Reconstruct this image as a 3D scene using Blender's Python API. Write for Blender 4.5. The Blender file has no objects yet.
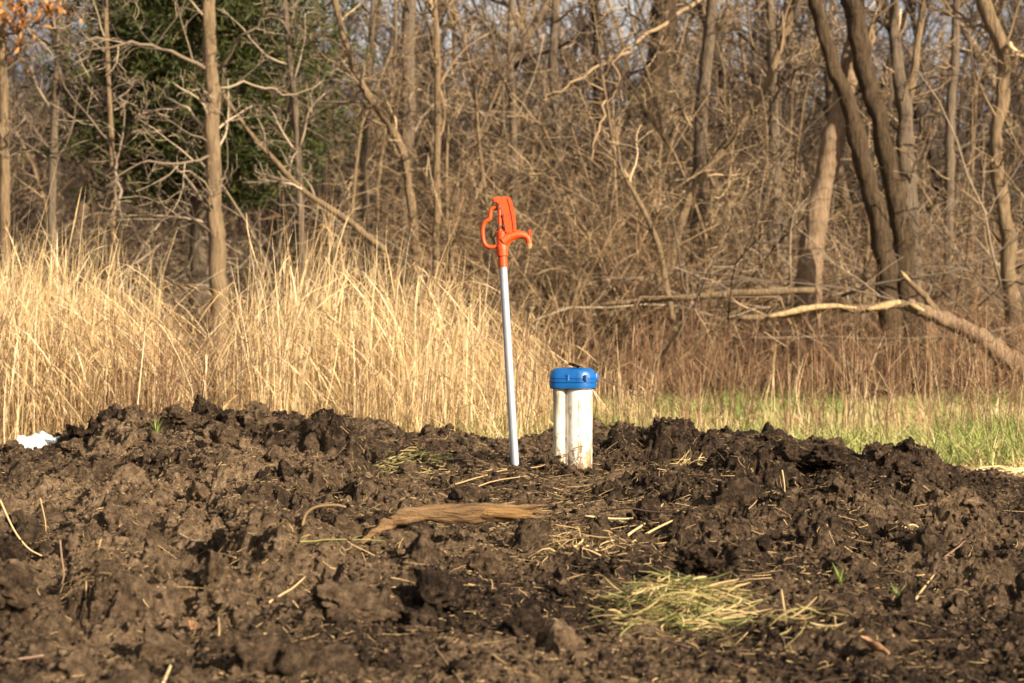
import bpy, bmesh, math, random
import numpy as np
from mathutils import Vector, noise as mnoise

SC = bpy.context.scene
COL = SC.collection
R = math.radians
rng = np.random.default_rng(11)
random.seed(11)

# ------------------------------------------------------------------ camera
FPX, CX, CY, HC = 2446.0, 512.0, 341.5, 0.75      # 86 mm lens, 0.75 m above the meadow
def P(px, py, Y):                                   # world point at distance Y seen at a photo position
    return np.array([(px-CX)*Y/FPX, Y, HC-(py-CY)*Y/FPX])
cam = bpy.data.cameras.new('camera'); cam.lens = 86; cam.sensor_width = 36
cam.clip_start = 0.1; cam.clip_end = 3000
cam.dof.use_dof = True; cam.dof.focus_distance = 9.9; cam.dof.aperture_fstop = 5.8
co = bpy.data.objects.new('camera', cam); COL.objects.link(co)
co.location = (0, 0, HC); co.rotation_euler = (R(90), 0, 0)
SC.camera = co

# ------------------------------------------------------------------ light
SUN_AZ, SUN_EL = 47.0, 24.0          # degrees right of straight behind the camera, elevation
a, e = R(SUN_AZ), R(SUN_EL)
sdir = Vector((math.sin(a)*math.cos(e), -math.cos(a)*math.cos(e), math.sin(e)))
sl = bpy.data.lights.new('sun', 'SUN'); sl.energy = 5.0; sl.angle = R(0.53); sl.color = (1.0, 0.865, 0.70)
so = bpy.data.objects.new('sun', sl); COL.objects.link(so)
so.rotation_euler = sdir.to_track_quat('Z', 'Y').to_euler()
W = bpy.data.worlds.new('World'); SC.world = W; W.use_nodes = True
wn = W.node_tree.nodes; wl = W.node_tree.links
sky = wn.new('ShaderNodeTexSky'); sky.sky_type = 'NISHITA'; sky.sun_disc = False
sky.sun_elevation = e; sky.sun_rotation = math.atan2(sdir.x, sdir.y); sky.air_density = 0.6; sky.dust_density = 6.0; sky.ozone_density = 0.6
tc_ = wn.new('ShaderNodeTexCoord'); cl_ = wn.new('ShaderNodeTexNoise'); cl_.inputs['Scale'].default_value = 3.2; cl_.inputs['Detail'].default_value = 6
mp_ = wn.new('ShaderNodeMapping'); mp_.inputs['Scale'].default_value = (1, 1, 3.5); wl.new(tc_.outputs['Generated'], mp_.inputs[0]); wl.new(mp_.outputs[0], cl_.inputs['Vector'])
cr_ = wn.new('ShaderNodeValToRGB'); cr_.color_ramp.elements[0].position = 0.34; cr_.color_ramp.elements[1].position = 0.62; wl.new(cl_.outputs[0], cr_.inputs[0])
cm_ = wn.new('ShaderNodeMix'); cm_.data_type = 'RGBA'; cm_.inputs[7].default_value = (4.2, 4.1, 4.0, 1)          # thin pale cloud
wl.new(cr_.outputs[0], cm_.inputs[0]); wl.new(sky.outputs[0], cm_.inputs[6]); wl.new(cm_.outputs[2], wn['Background'].inputs['Color']); wn['Background'].inputs['Strength'].default_value = 0.072
SC.view_settings.view_transform = 'Standard'; SC.view_settings.look = 'None'
SC.view_settings.exposure = 1.27; SC.view_settings.gamma = 1
SC.cycles.max_bounces = 5; SC.cycles.diffuse_bounces = 2; SC.cycles.transparent_max_bounces = 4

# ------------------------------------------------------------------ mesh building
class MB:
    def __init__(s): s.v=[]; s.q=[]; s.t=[]; s.r=[]; s.n=0
    def raw(s, v, q=None, t=None, r=0.5):
        v = np.asarray(v, float); s.v.append(v)
        s.r.append(np.broadcast_to(np.asarray(r, float), (len(v),)))
        if q is not None and len(q): s.q.append(np.asarray(q, np.int64)+s.n)
        if t is not None and len(t): s.t.append(np.asarray(t, np.int64)+s.n)
        s.n += len(v)
    def tubes(s, pts, rad, sides=4, rnd=None):      # pts (N,P,3), rad (N,P)
        pts = np.asarray(pts, float); rad = np.asarray(rad, float)
        N, K, _ = pts.shape
        if rnd is None: rnd = rng.random(N)
        T = np.gradient(pts, axis=1); T /= np.linalg.norm(T, axis=2, keepdims=True)+1e-12
        D = pts[:, -1]-pts[:, 0]; ax = np.argmin(np.abs(D), axis=1)
        ref = np.eye(3)[ax][:, None, :].repeat(K, 1)
        n1 = np.cross(T, ref); n1 /= np.linalg.norm(n1, axis=2, keepdims=True)+1e-12
        n2 = np.cross(T, n1)
        th = np.arange(sides)*2*np.pi/sides
        V = pts[:, :, None]+rad[:, :, None, None]*(np.cos(th)[None, None, :, None]*n1[:, :, None]+np.sin(th)[None, None, :, None]*n2[:, :, None])
        b = (np.arange(N)*K*sides)[:, None, None]; k = (np.arange(K-1)*sides)[None, :, None]; j = np.arange(sides)[None, None, :]; j2 = (j+1) % sides
        q = np.stack([b+k+j, b+k+sides+j, b+k+sides+j2, b+k+j2], -1).reshape(-1, 4)
        s.raw(V.reshape(-1, 3), q, r=np.repeat(rnd, K*sides))
        if sides > 4:                                # close the ends of stout tubes
            n0 = s.n-N*K*sides
            for i in range(N):
                m = n0+i*K*sides
                s.raw([pts[i, 0], pts[i, -1]], r=rnd[i]); c = s.n-2
                s.t.append(np.array([[m+jj, m+(jj+1) % sides, c] for jj in range(sides)]+[[m+(K-1)*sides+(jj+1) % sides, m+(K-1)*sides+jj, c+1] for jj in range(sides)]))
    def ribbons(s, pts, wid, side, rnd=None):        # side (N,3) or (N,P,3)
        pts = np.asarray(pts, float); N, K, _ = pts.shape
        if rnd is None: rnd = rng.random(N)
        side = np.asarray(side, float)
        if side.ndim == 2: side = side[:, None, :]
        w = np.asarray(wid, float)[:, :, None]*0.5
        V = np.stack([pts-side*w, pts+side*w], 2)
        b = (np.arange(N)*K*2)[:, None]; k = (np.arange(K-1)*2)[None, :]
        q = np.stack([b+k, b+k+1, b+k+3, b+k+2], -1).reshape(-1, 4)
        s.raw(V.reshape(-1, 3), q, r=np.repeat(rnd, K*2))
    def arrays(s):
        v = np.concatenate(s.v); r = np.concatenate(s.r)
        q = np.concatenate(s.q) if s.q else np.zeros((0, 4), np.int64)
        t = np.concatenate(s.t) if s.t else np.zeros((0, 3), np.int64)
        return v, q, t, r
    def mesh(s, name, mat, smooth=True):
        v, q, t, r = s.arrays()
        me = bpy.data.meshes.new(name)
        me.vertices.add(len(v)); me.vertices.foreach_set('co', v.astype(np.float32).ravel())
        nl = len(q)*4+len(t)*3
        me.loops.add(nl); me.loops.foreach_set('vertex_index', np.concatenate([q.ravel(), t.ravel()]).astype(np.int32))
        me.polygons.add(len(q)+len(t))
        st = np.concatenate([np.arange(len(q))*4, len(q)*4+np.arange(len(t))*3]).astype(np.int32)
        me.polygons.foreach_set('loop_start', st)
        try: me.polygons.foreach_set('loop_total', np.concatenate([np.full(len(q), 4), np.full(len(t), 3)]).astype(np.int32))
        except Exception: pass
        at = me.attributes.new('rnd', 'FLOAT', 'POINT'); at.data.foreach_set('value', r.astype(np.float32))
        me.update(calc_edges=True); me.validate()
        me.polygons.foreach_set('use_smooth', np.full(len(me.polygons), smooth))
        if mat: me.materials.append(mat)
        return me
    def build(s, name, mat, parent=None, smooth=True):
        return link(bpy.data.objects.new(name, s.mesh(name, mat, smooth)), parent)

def link(o, parent=None):
    COL.objects.link(o)
    if parent is not None: o.parent = parent
    return o
def tag(o, label=None, cat=None, group=None, kind=None):
    if label: o['label'] = label
    if cat: o['category'] = cat
    if group: o['group'] = group
    if kind: o['kind'] = kind
    return o
def empty(name, loc, label=None, cat=None, group=None):
    o = bpy.data.objects.new(name, None); o.empty_display_size = 0.1; COL.objects.link(o); o.location = tuple(loc)
    return tag(o, label, cat, group)
def bm_obj(name, bm, mat, parent=None, smooth=True):
    bmesh.ops.recalc_face_normals(bm, faces=bm.faces[:])
    me = bpy.data.meshes.new(name); bm.to_mesh(me); bm.free()
    for p in me.polygons: p.use_smooth = smooth
    if mat: me.materials.append(mat)
    o = link(bpy.data.objects.new(name, me), parent)
    if smooth:
        try: me.set_sharp_from_angle(angle=R(38))
        except Exception: pass
    return o

# ------------------------------------------------------------------ materials
def mat(name, rough=0.85, spec=0.25):
    m = bpy.data.materials.new(name); m.use_nodes = True
    b = m.node_tree.nodes['Principled BSDF']; b.inputs['Roughness'].default_value = rough
    b.inputs['Specular IOR Level'].default_value = spec
    return m, m.node_tree.nodes, m.node_tree.links, b
def ramp(n, stops):
    r = n.new('ShaderNodeValToRGB'); el = r.color_ramp.elements
    while len(el) > 1: el.remove(el[0])
    el[0].position, el[0].color = stops[0][0], (*stops[0][1], 1)
    for p, c in stops[1:]:
        x = el.new(p); x.color = (*c, 1)
    return r
def noise_tex(n, l, scale, detail=4, coord='Object', sc=None, rough=0.6):
    tc = n.new('ShaderNodeTexCoord'); nt = n.new('ShaderNodeTexNoise')
    nt.inputs['Scale'].default_value = scale; nt.inputs['Detail'].default_value = detail; nt.inputs['Roughness'].default_value = rough
    if sc:
        mp = n.new('ShaderNodeMapping'); mp.inputs['Scale'].default_value = sc
        l.new(tc.outputs[coord], mp.inputs[0]); l.new(mp.outputs[0], nt.inputs['Vector'])
    else: l.new(tc.outputs[coord], nt.inputs['Vector'])
    return nt
def bump(n, l, b, src, strength, dist):
    bp = n.new('ShaderNodeBump'); bp.inputs['Strength'].default_value = strength; bp.inputs['Distance'].default_value = dist
    l.new(src, bp.inputs['Height']); l.new(bp.outputs[0], b.inputs['Normal'])
def rnd_mat(name, stops, rough=0.8, spec=0.2, trans=0.0):
    m, n, l, b = mat(name, rough, spec)
    at = n.new('ShaderNodeAttribute'); at.attribute_name = 'rnd'
    r = ramp(n, stops); l.new(at.outputs['Fac'], r.inputs[0]); l.new(r.outputs[0], b.inputs['Base Color'])
    if trans > 0:
        t = n.new('ShaderNodeBsdfTranslucent'); l.new(r.outputs[0], t.inputs['Color'])
        mx = n.new('ShaderNodeMixShader'); mx.inputs[0].default_value = trans
        l.new(b.outputs[0], mx.inputs[1]); l.new(t.outputs[0], mx.inputs[2]); l.new(mx.outputs[0], n['Material Output'].inputs[0])
    return m
def bark_mat(name, dark, light, rough=0.9):
    m, n, l, b = mat(name, rough, 0.15)
    nt = noise_tex(n, l, 9, 6, sc=(3.5, 3.5, 0.6), rough=0.7)
    r = ramp(n, [(0.3, dark), (0.7, light)]); l.new(nt.outputs[0], r.inputs[0]); l.new(r.outputs[0], b.inputs['Base Color'])
    bump(n, l, b, nt.outputs[0], 1.0, 0.06)
    return m
BARK_TAN = bark_mat('bark_tan', (0.11, 0.075, 0.042), (0.30, 0.21, 0.115))
BARK_GREY = bark_mat('bark_grey', (0.085, 0.063, 0.042), (0.21, 0.155, 0.10))
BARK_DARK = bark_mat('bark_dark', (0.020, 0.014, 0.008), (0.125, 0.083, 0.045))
BARK_PALE = bark_mat('bark_pale', (0.16, 0.105, 0.06), (0.36, 0.25, 0.15))
RAW_WOOD = bark_mat('raw_wood', (0.34, 0.23, 0.10), (0.62, 0.47, 0.25), 0.8)
TWIG = rnd_mat('twig', [(0, (0.045, 0.030, 0.018)), (0.45, (0.14, 0.094, 0.052)), (0.8, (0.29, 0.20, 0.108)), (1, (0.50, 0.37, 0.21))])
TWIG_GREY = rnd_mat('twig_grey', [(0, (0.06, 0.044, 0.030)), (0.5, (0.155, 0.115, 0.075)), (1, (0.36, 0.28, 0.185))])
FARWOOD = rnd_mat('far_twig', [(0, (0.020, 0.013, 0.008)), (0.5, (0.055, 0.037, 0.022)), (0.8, (0.115, 0.079, 0.047)), (1, (0.25, 0.18, 0.11))])  # darker than the near twigs: shade of the deep wood put into the colour
SHRUB = rnd_mat('shrub_stem', [(0, (0.05, 0.031, 0.017)), (0.45, (0.15, 0.097, 0.048)), (0.8, (0.32, 0.215, 0.11)), (1, (0.55, 0.40, 0.22))])
BRUSH = rnd_mat('brush_stem', [(0, (0.055, 0.028, 0.016)), (0.45, (0.165, 0.088, 0.047)), (0.8, (0.30, 0.185, 0.097)), (1, (0.48, 0.35, 0.19))])
STRAW = rnd_mat('straw_blade', [(0, (0.30, 0.17, 0.07)), (0.3, (0.50, 0.34, 0.155)), (0.7, (0.64, 0.48, 0.25)), (1, (0.74, 0.61, 0.38))], 0.65, 0.3, 0.25)
GREENGRASS = rnd_mat('green_blade', [(0, (0.15, 0.205, 0.04)), (0.35, (0.27, 0.31, 0.08)), (0.6, (0.45, 0.40, 0.155)), (1, (0.62, 0.49, 0.26))], 0.6, 0.3, 0.3)
CLUMPGRASS = rnd_mat('cut_grass_blade', [(0, (0.09, 0.12, 0.028)), (0.25, (0.20, 0.205, 0.055)), (0.45, (0.34, 0.265, 0.105)), (0.8, (0.46, 0.335, 0.15)), (1, (0.6, 0.45, 0.22))], 0.6, 0.3, 0.2)
LITTER = rnd_mat('straw_litter', [(0, (0.10, 0.062, 0.033)), (0.5, (0.27, 0.18, 0.085)), (1, (0.52, 0.37, 0.17))], 0.75, 0.2)
ROOTM = rnd_mat('root_fibre', [(0, (0.16, 0.085, 0.055)), (1, (0.3, 0.2, 0.13))], 0.8)
NEEDLE = rnd_mat('cedar_needle', [(0, (0.016, 0.022, 0.005)), (0.6, (0.044, 0.053, 0.011)), (1, (0.105, 0.10, 0.026))], 0.7, 0.2, 0.15)
OAKLEAF = rnd_mat('oak_leaf', [(0, (0.14, 0.055, 0.016)), (0.6, (0.32, 0.14, 0.038)), (1, (0.48, 0.25, 0.09))], 0.7, 0.2, 0.3)

def soil_mat():
    m, n, l, b = mat('soil', 0.95, 0.12)
    at = n.new('ShaderNodeAttribute'); at.attribute_name = 'rnd'
    n1 = noise_tex(n, l, 30, 9, rough=0.8); n2 = noise_tex(n, l, 150, 5, rough=0.85)
    r1 = ramp(n, [(0.34, (0.008, 0.0053, 0.0034)), (0.48, (0.030, 0.0190, 0.0115)), (0.58, (0.094, 0.060, 0.036)), (0.69, (0.23, 0.150, 0.094))])
    r2 = ramp(n, [(0.34, (0.045, 0.029, 0.0165)), (0.48, (0.20, 0.132, 0.074)), (0.66, (0.49, 0.34, 0.20))])
    l.new(n1.outputs[0], r1.inputs[0]); l.new(n1.outputs[0], r2.inputs[0])
    mx = n.new('ShaderNodeMix'); mx.data_type = 'RGBA'
    l.new(at.outputs['Fac'], mx.inputs[0]); l.new(r1.outputs[0], mx.inputs[6]); l.new(r2.outputs[0], mx.inputs[7])
    # pale grains and fibres mixed in the earth
    r3 = ramp(n, [(0.60, (0, 0, 0)), (0.68, (1, 1, 1))]); l.new(n2.outputs[0], r3.inputs[0])
    mg = n.new('ShaderNodeMix'); mg.data_type = 'RGBA'; mg.inputs[7].default_value = (0.44, 0.33, 0.20, 1)
    ml = n.new('ShaderNodeMath'); ml.operation = 'MULTIPLY'; ml.inputs[1].default_value = 0.6
    l.new(r3.outputs[0], ml.inputs[0]); l.new(ml.outputs[0], mg.inputs[0]); l.new(mx.outputs[2], mg.inputs[6])
    l.new(mg.outputs[2], b.inputs['Base Color'])
    ad = n.new('ShaderNodeMath'); ad.operation = 'MULTIPLY_ADD'; ad.inputs[1].default_value = 2.5
    l.new(n1.outputs[0], ad.inputs[0]); l.new(n2.outputs[0], ad.inputs[2])
    bump(n, l, b, ad.outputs[0], 1.0, 0.020)
    return m
SOIL = soil_mat()

def ground_mat():
    m, n, l, b = mat('meadow_ground', 0.95, 0.1)
    n1 = noise_tex(n, l, 1.3, 8, rough=0.7); n2 = noise_tex(n, l, 14, 8, rough=0.8)
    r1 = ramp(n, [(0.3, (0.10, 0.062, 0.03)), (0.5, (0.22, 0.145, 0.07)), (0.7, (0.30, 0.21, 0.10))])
    r2 = ramp(n, [(0.35, (0.014, 0.0095, 0.006)), (0.62, (0.085, 0.054, 0.029))])  # leaf litter, darkened further to stand in for shade under the woods
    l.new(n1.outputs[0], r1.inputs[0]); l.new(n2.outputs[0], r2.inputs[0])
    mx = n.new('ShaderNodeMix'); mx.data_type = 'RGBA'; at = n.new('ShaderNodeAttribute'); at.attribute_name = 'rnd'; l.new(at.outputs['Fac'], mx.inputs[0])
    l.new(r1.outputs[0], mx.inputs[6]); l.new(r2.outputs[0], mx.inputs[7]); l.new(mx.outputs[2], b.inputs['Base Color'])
    bump(n, l, b, n2.outputs[0], 0.8, 0.05)
    return m
GROUND = ground_mat()

# ------------------------------------------------------------------ numpy noise
def hsh(ix, iy, k):
    h = (ix.astype(np.int64)*374761393+iy.astype(np.int64)*668265263+k*982451653) & 0x7fffffff
    h = ((h ^ (h >> 13))*1274126177) & 0x7fffffff
    h = ((h ^ (h >> 16))*2246822519) & 0x7fffffff
    return (h ^ (h >> 15))/float(0x7fffffff) % 1.0
def vnoise(x, y, k=0):
    ix, iy = np.floor(x), np.floor(y); fx, fy = x-ix, y-iy
    ix = ix.astype(np.int64); iy = iy.astype(np.int64)
    ux, uy = fx*fx*fx*(fx*(fx*6-15)+10), fy*fy*fy*(fy*(fy*6-15)+10)
    A, B, C, D = hsh(ix, iy, k), hsh(ix+1, iy, k), hsh(ix, iy+1, k), hsh(ix+1, iy+1, k)
    return (A*(1-ux)+B*ux)*(1-uy)+(C*(1-ux)+D*ux)*uy-0.5
def fbm(x, y, oct=5, k=0, gain=0.5):
    s, a = 0, 1
    for i in range(oct):
        s = s+a*vnoise(x*2**i+13.7*i, y*2**i+7.1*i, k+i); a *= gain
    return s
def lumps(x, y, size, k, fill=0.8):                  # crumbly lumps of about one size
    x = x/size; y = y/size
    ix, iy = np.floor(x).astype(np.int64), np.floor(y).astype(np.int64)
    best = np.zeros_like(x)
    for dx in (-1, 0, 1):
        for dy in (-1, 0, 1):
            cx, cy = ix+dx, iy+dy
            px = cx+hsh(cx, cy, k); py = cy+hsh(cx, cy, k+1)
            rr = 0.28+0.5*hsh(cx, cy, k+2)**1.3; el = 0.7+0.6*hsh(cx, cy, k+3)
            d2 = (((x-px)*el)**2+((y-py)/el)**2)/rr**2
            tl = 1+0.9*(hsh(cx, cy, k+6)-0.5)*(x-px)/rr+0.9*(hsh(cx, cy, k+7)-0.5)*(y-py)/rr
            h = np.maximum(0, 1-d2)**0.48*rr*(0.25+0.6*hsh(cx, cy, k+5))*tl
            best = np.maximum(best, np.where(hsh(cx, cy, k+4) < fill, h, 0))
    return best*size

# ------------------------------------------------------------------ the soil mound
CR_X = np.array([-900, -300, -60, 0, 60, 110, 175, 260, 300, 400, 470, 530, 620, 740.001, 780, 840, 900, 960, 1024, 1100, 1400, 2000.])
CR_Y = np.array([465, 450, 443, 441, 436, 427, 420, 417, 420, 426, 429, 429, 428, 428, 432, 442, 457, 466, 479, 492, 520, 530.])
YC = 12.0
def base_h(x, y):
    u = x/y*FPX+CX
    crest = HC-(np.interp(u, CR_X, CR_Y)+9-CY)*YC/FPX
    prof = np.interp(y, [2, 4.3, 5.4, 7, 8.5, 10, 11, 12, 12.5, 13.2, 13.9, 15], [-.18, -.06, .02, .27, .52, .76, .92, 1.0, .93, .55, -.05, -.35])
    h = np.maximum(crest, 0.04)*prof
    # right flank slumps away
    h = h-0.05*np.clip((u-700)/330, 0, 1.4)*np.clip((y-6)/3, 0, 1)*np.clip((12-y)/2, 0, 1)
    h = h+0.055*(fbm(x*0.9+3, y*0.7, 3, 91))*np.clip((y-3)/2, 0, 1)*np.clip((12.6-y)/1.6, 0, 1)
    return h
HX, HY = -0.0+(505-512)*10/FPX, 10.0                 # the hollow round hydrant and casing stays calm
WX, WY = (578.5-512)*10/FPX, 10.0
def calm(x, y):
    d = np.minimum(((x-WX)**2+((y-WY+0.1)*0.8)**2), ((x-0.012)**2+((y-10)*0.8)**2))
    g = np.maximum(np.exp(-d/0.06), np.exp(-(np.maximum(0, np.abs(x+0.21)-0.3)/0.12)**2-((y-8.35)/0.22)**2))
    return g
ANCH = [(0.10, 9.98, 0.255, 0.45), (0.012, 9.97, 0.266, 0.12), (WX+0.02, 9.90, 0.232, 0.10), (0.180, 9.93, 0.300, 0.055)]
_b0 = []
def anchored(x, y):                                  # the earth meets hydrant, casing and conduit at their feet
    h = base_h(x, y)
    for (ax, ay, az, sg), b0 in zip(ANCH, _b0):
        h = h+(az-b0)*np.exp(-((x-ax)**2+(y-ay)**2)/sg**2)
    return h
for ax, ay, az, sg in ANCH: _b0.append(float(anchored(np.array([ax]), np.array([ay]))[0]))
def soil_h(x, y, fine=True):
    h = anchored(x, y)
    wx = x+0.055*fbm(x*7, y*7, 5, 5, 0.62); wy = y+0.055*fbm(x*7+9, y*7+4, 5, 15, 0.62)
    amp = (0.35+0.75*np.clip(fbm(x*1.1, y*1.1, 3, 71)*2.2+0.6, 0, 1.2))*(1-0.75*calm(x, y))*np.interp(y, [4.6, 7.5], [.68, 1])
    edge = np.clip((13.6-y)/0.8, 0, 1)
    h = h+amp*edge*(0.52*lumps(wx, wy, 0.36, 21, 0.45)+0.74*lumps(wx+3, wy, 0.18, 31, 0.5)+0.62*lumps(wx, wy+5, 0.085, 41, 0.5))
    h = h+amp*edge*0.65*lumps(wx+1.3, wy, 0.042, 51, 0.65)
    # clefts between the lumps
    cf = np.abs(fbm(wx*3.1, wy*3.1, 3, 61)); h = h-amp*edge*0.035*np.exp(-(cf/0.06)**2)
    cf = np.abs(fbm(wx*7.3+4, wy*7.3, 3, 65)); h = h-amp*edge*0.018*np.exp(-(cf/0.06)**2)
    if fine:
        h = h+edge*(0.85*lumps(wx, wy, 0.021, 81, 0.7)+0.8*lumps(x+2, y, 0.011, 86, 0.7)+0.017*fbm(x*28, y*28, 5, 101, 0.7))
    return h-0.035
def dryness(x, y):                                   # dry pale crumbs, most on the left of the heap
    u = x/y*FPX+CX
    d = np.exp(-((u-170)/170)**2-((y-8.8)/2.2)**2)*0.95+0.28*np.exp(-((u-880)/150)**2-((y-9)/2)**2)+0.25*np.exp(-((u-640)/80)**2-((y-10.3)/0.9)**2)
    d = d+0.4*np.exp(-((u-60)/150)**2-((y-5.6)/0.7)**2)
    return np.clip(d*(0.9+1.2*fbm(x*5, y*5, 4, 201))+0.20+1.0*fbm(x*2.2, y*2.2, 5, 211)-0.16*np.clip((u-560)/200, 0, 1), 0, 1)

du = 1.0/FPX*1.5
uc = np.concatenate([np.linspace(-0.62, -0.225, 120, endpoint=False), np.arange(-0.225, 0.225, du), np.linspace(0.226, 0.62, 120)])
ys = [3.0]
while ys[-1] < 14.6:
    y = ys[-1]; ys.append(y+(0.0022*y if y < 4.8 else 0.00085*y if y < 12.6 else 0.002*y))
ys = np.array(ys)
GX = uc[None, :]*ys[:, None]; GY = np.broadcast_to(ys[:, None], GX.shape)
GH = soil_h(GX, GY)
mb = MB(); nr, nc = GX.shape
i = np.arange(nr-1)[:, None]*nc+np.arange(nc-1)[None, :]
mb.raw(np.stack([GX, GY, GH], -1).reshape(-1, 3), np.stack([i, i+1, i+nc+1, i+nc], -1).reshape(-1, 4), r=dryness(GX, GY).ravel())
tag(mb.build('soil_mound', SOIL), kind='structure')

def ht(x, y):                                        # height on the finished soil sheet (or the meadow beyond it)
    x = np.asarray(x, float); y = np.asarray(y, float)
    r = np.clip(np.interp(y, ys, np.arange(nr)), 0, nr-1.001); c = np.clip(np.interp(x/y, uc, np.arange(nc)), 0, nc-1.001)
    r0 = r.astype(int); c0 = c.astype(int); fr = r-r0; fc = c-c0
    h = GH[r0, c0]*(1-fr)*(1-fc)+GH[r0+1, c0]*fr*(1-fc)+GH[r0, c0+1]*(1-fr)*fc+GH[r0+1, c0+1]*fr*fc
    return np.where(y > 14.4, 0, np.maximum(h, 0) if False else h)
def hit(px, py):                                     # where the sight line through a photo position meets the soil
    Y = np.linspace(4.4, 13.8, 2500); x = (px-CX)*Y/FPX; z = HC-(py-CY)*Y/FPX
    k = np.nonzero(ht(x, Y) >= z)[0]
    k = k[0] if len(k) else len(Y)-1
    return np.array([x[k], Y[k], z[k]])

# ------------------------------------------------------------------ meadow and rising woodland floor: one sheet to the horizon
def ground_h(x, y):
    r = np.interp(y, [0, 36, 60, 110, 160, 400, 1500], [0, 0, 1.8, 7.0, 9.5, 11, 11])
    return r+0.10*fbm(x*0.25, y*0.25, 3, 301)*np.clip((y-14)/4, 0, 1)*np.clip(y/30, 0.4, 3)
gy = np.unique(np.concatenate([np.linspace(-60, 10, 15), np.linspace(10, 40, 130), np.linspace(40, 170, 150), np.geomspace(170, 1600, 30)]))
gx = np.unique(np.concatenate([np.linspace(-1500, -60, 20), np.linspace(-60, -12, 60), np.linspace(-12, 12, 120), np.linspace(12, 60, 60), np.linspace(60, 1500, 20)]))
X, Yg = np.meshgrid(gx, gy); mb = MB(); nr2, nc2 = X.shape
Z = ground_h(X, Yg)
Z = np.where((Yg < 13.7) & (Yg > 2.5) & (np.abs(X) < 9), Z-0.35, Z)
i = np.arange(nr2-1)[:, None]*nc2+np.arange(nc2-1)[None, :]
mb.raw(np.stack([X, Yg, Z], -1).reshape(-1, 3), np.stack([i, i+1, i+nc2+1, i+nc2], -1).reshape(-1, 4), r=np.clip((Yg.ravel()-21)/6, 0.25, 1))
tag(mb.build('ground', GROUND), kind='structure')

# ------------------------------------------------------------------ clods
def clod_shape(seed, sub):
    bm = bmesh.new(); bmesh.ops.create_icosphere(bm, subdivisions=sub, radius=1)
    off = Vector((seed*7.3, seed*3.1, seed*1.7))
    g_ = random.Random(seed); cuts = [(Vector((g_.gauss(0, 1), g_.gauss(0, 1), g_.gauss(0, 1))).normalized(), g_.uniform(.45, .85)) for _ in range(9)]
    for v in bm.verts:
        for nn_, dd_ in cuts:
            ov = v.co.dot(nn_)-dd_
            if ov > 0: v.co -= nn_*ov*0.9
        p = v.co.copy()
        d = 1+0.30*mnoise.noise(p*0.9+off)+0.28*mnoise.noise(p*2.3+off)+(0.22*mnoise.noise(p*5.1+off)+0.12*mnoise.noise(p*11+off) if sub > 2 else 0)
        v.co = p*d
    bm.verts.ensure_lookup_table()
    v = np.array([q.co[:] for q in bm.verts]); f = np.array([[q.index for q in g.verts] for g in bm.faces]); bm.free()
    v *= np.array([1, 0.9, 0.72]); return v, f
SH = {s: [clod_shape(k+s*20, s) for k in range(8)] for s in (1, 2, 3, 4)}
def rot_z(v, a): c, s_ = np.cos(a), np.sin(a); return v@np.array([[c, s_, 0], [-s_, c, 0], [0, 0, 1]])
def rnd_rot(): 
    q, _ = np.linalg.qr(rng.normal(size=(3, 3))); return q if np.linalg.det(q) > 0 else -q
def scatter_clods(mb, n, smin, smax, sub, y0, y1, power=2.2, lift=0.25):
    u = rng.uniform(-0.27, 0.27, n); y = np.sqrt(rng.uniform(y0**2, y1**2, n)); x = u*y
    s = smin*(1-rng.random(n)*(1-(smin/smax)**power))**(-1/power)
    z = ht(x, y); dr = np.clip(dryness(x, y)+rng.normal(0, 0.15, n), 0, 1)
    c = calm(x, y)
    for k in range(n):
        if (c[k] > 0.35 and s[k] > 0.02) or (c[k] > 0.06 and s[k] > 0.03): continue
        if s[k] > .03 and abs(x[k]/y[k]*FPX+CX-690) < 115 and 4.9 < y[k] < 7.6: continue
        v, f = SH[sub][rng.integers(8)]
        v = (v@rnd_rot())*s[k]
        mb.raw(v+np.array([x[k], y[k], z[k]+s[k]*lift]), t=f, r=dr[k])
mb = MB()
scatter_clods(mb, 46, 0.06, 0.12, 4, 4.8, 11.8, lift=0.1)
scatter_clods(mb, 260, 0.030, 0.085, 4, 4.7, 12.6)
scatter_clods(mb, 1500, 0.014, 0.035, 3, 4.7, 12.8)
scatter_clods(mb, 7000, 0.007, 0.016, 2, 4.7, 12.9)
def near_clods(n, cx, cy, rx, ry, smin, smax):           # crumbs pushed up against what stands or lies in the soil
    for _ in range(n):
        a_ = rng.uniform(0, 6.28); q_ = 1+abs(rng.normal(0, .5)); x_ = cx+rx*q_*math.cos(a_); y_ = cy+ry*q_*math.sin(a_); s_ = rng.uniform(smin, smax)
        v, f = SH[3][rng.integers(8)]; mb.raw((v@rnd_rot())*s_+np.array([x_, y_, float(ht(x_, y_))+s_*.3]), t=f, r=float(np.clip(rng.normal(.3, .2), 0, 1)))
near_clods(70, 0.012, 10.0, 0.026, 0.03, .006, .017); near_clods(130, WX-0.02, 9.99, 0.085, 0.075, .007, .022); near_clods(60, -0.21, 8.36, .30, .06, .006, .016)
tag(mb.build('soil_clods', SOIL), 'loose dark soil clods and crumbs lying over the turned earth', 'soil', kind='stuff')
mb = MB(); n = 75000
u = rng.uniform(-0.25, 0.25, n); y = np.sqrt(rng.uniform(4.6**2, 12.8**2, n)); x = u*y
base_v, base_f = clod_shape(3, 1)
V = base_v[None]*(1+0.35*rng.normal(size=(n, len(base_v), 1)).clip(-1.5, 1.5))
s = rng.gamma(2.2, 0.0020, n)+0.002
ang = rng.uniform(0, 6.28, n); ca, sa = np.cos(ang), np.sin(ang)
Vx = V[..., 0]*ca[:, None]-V[..., 1]*sa[:, None]; Vy = V[..., 0]*sa[:, None]+V[..., 1]*ca[:, None]
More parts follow.
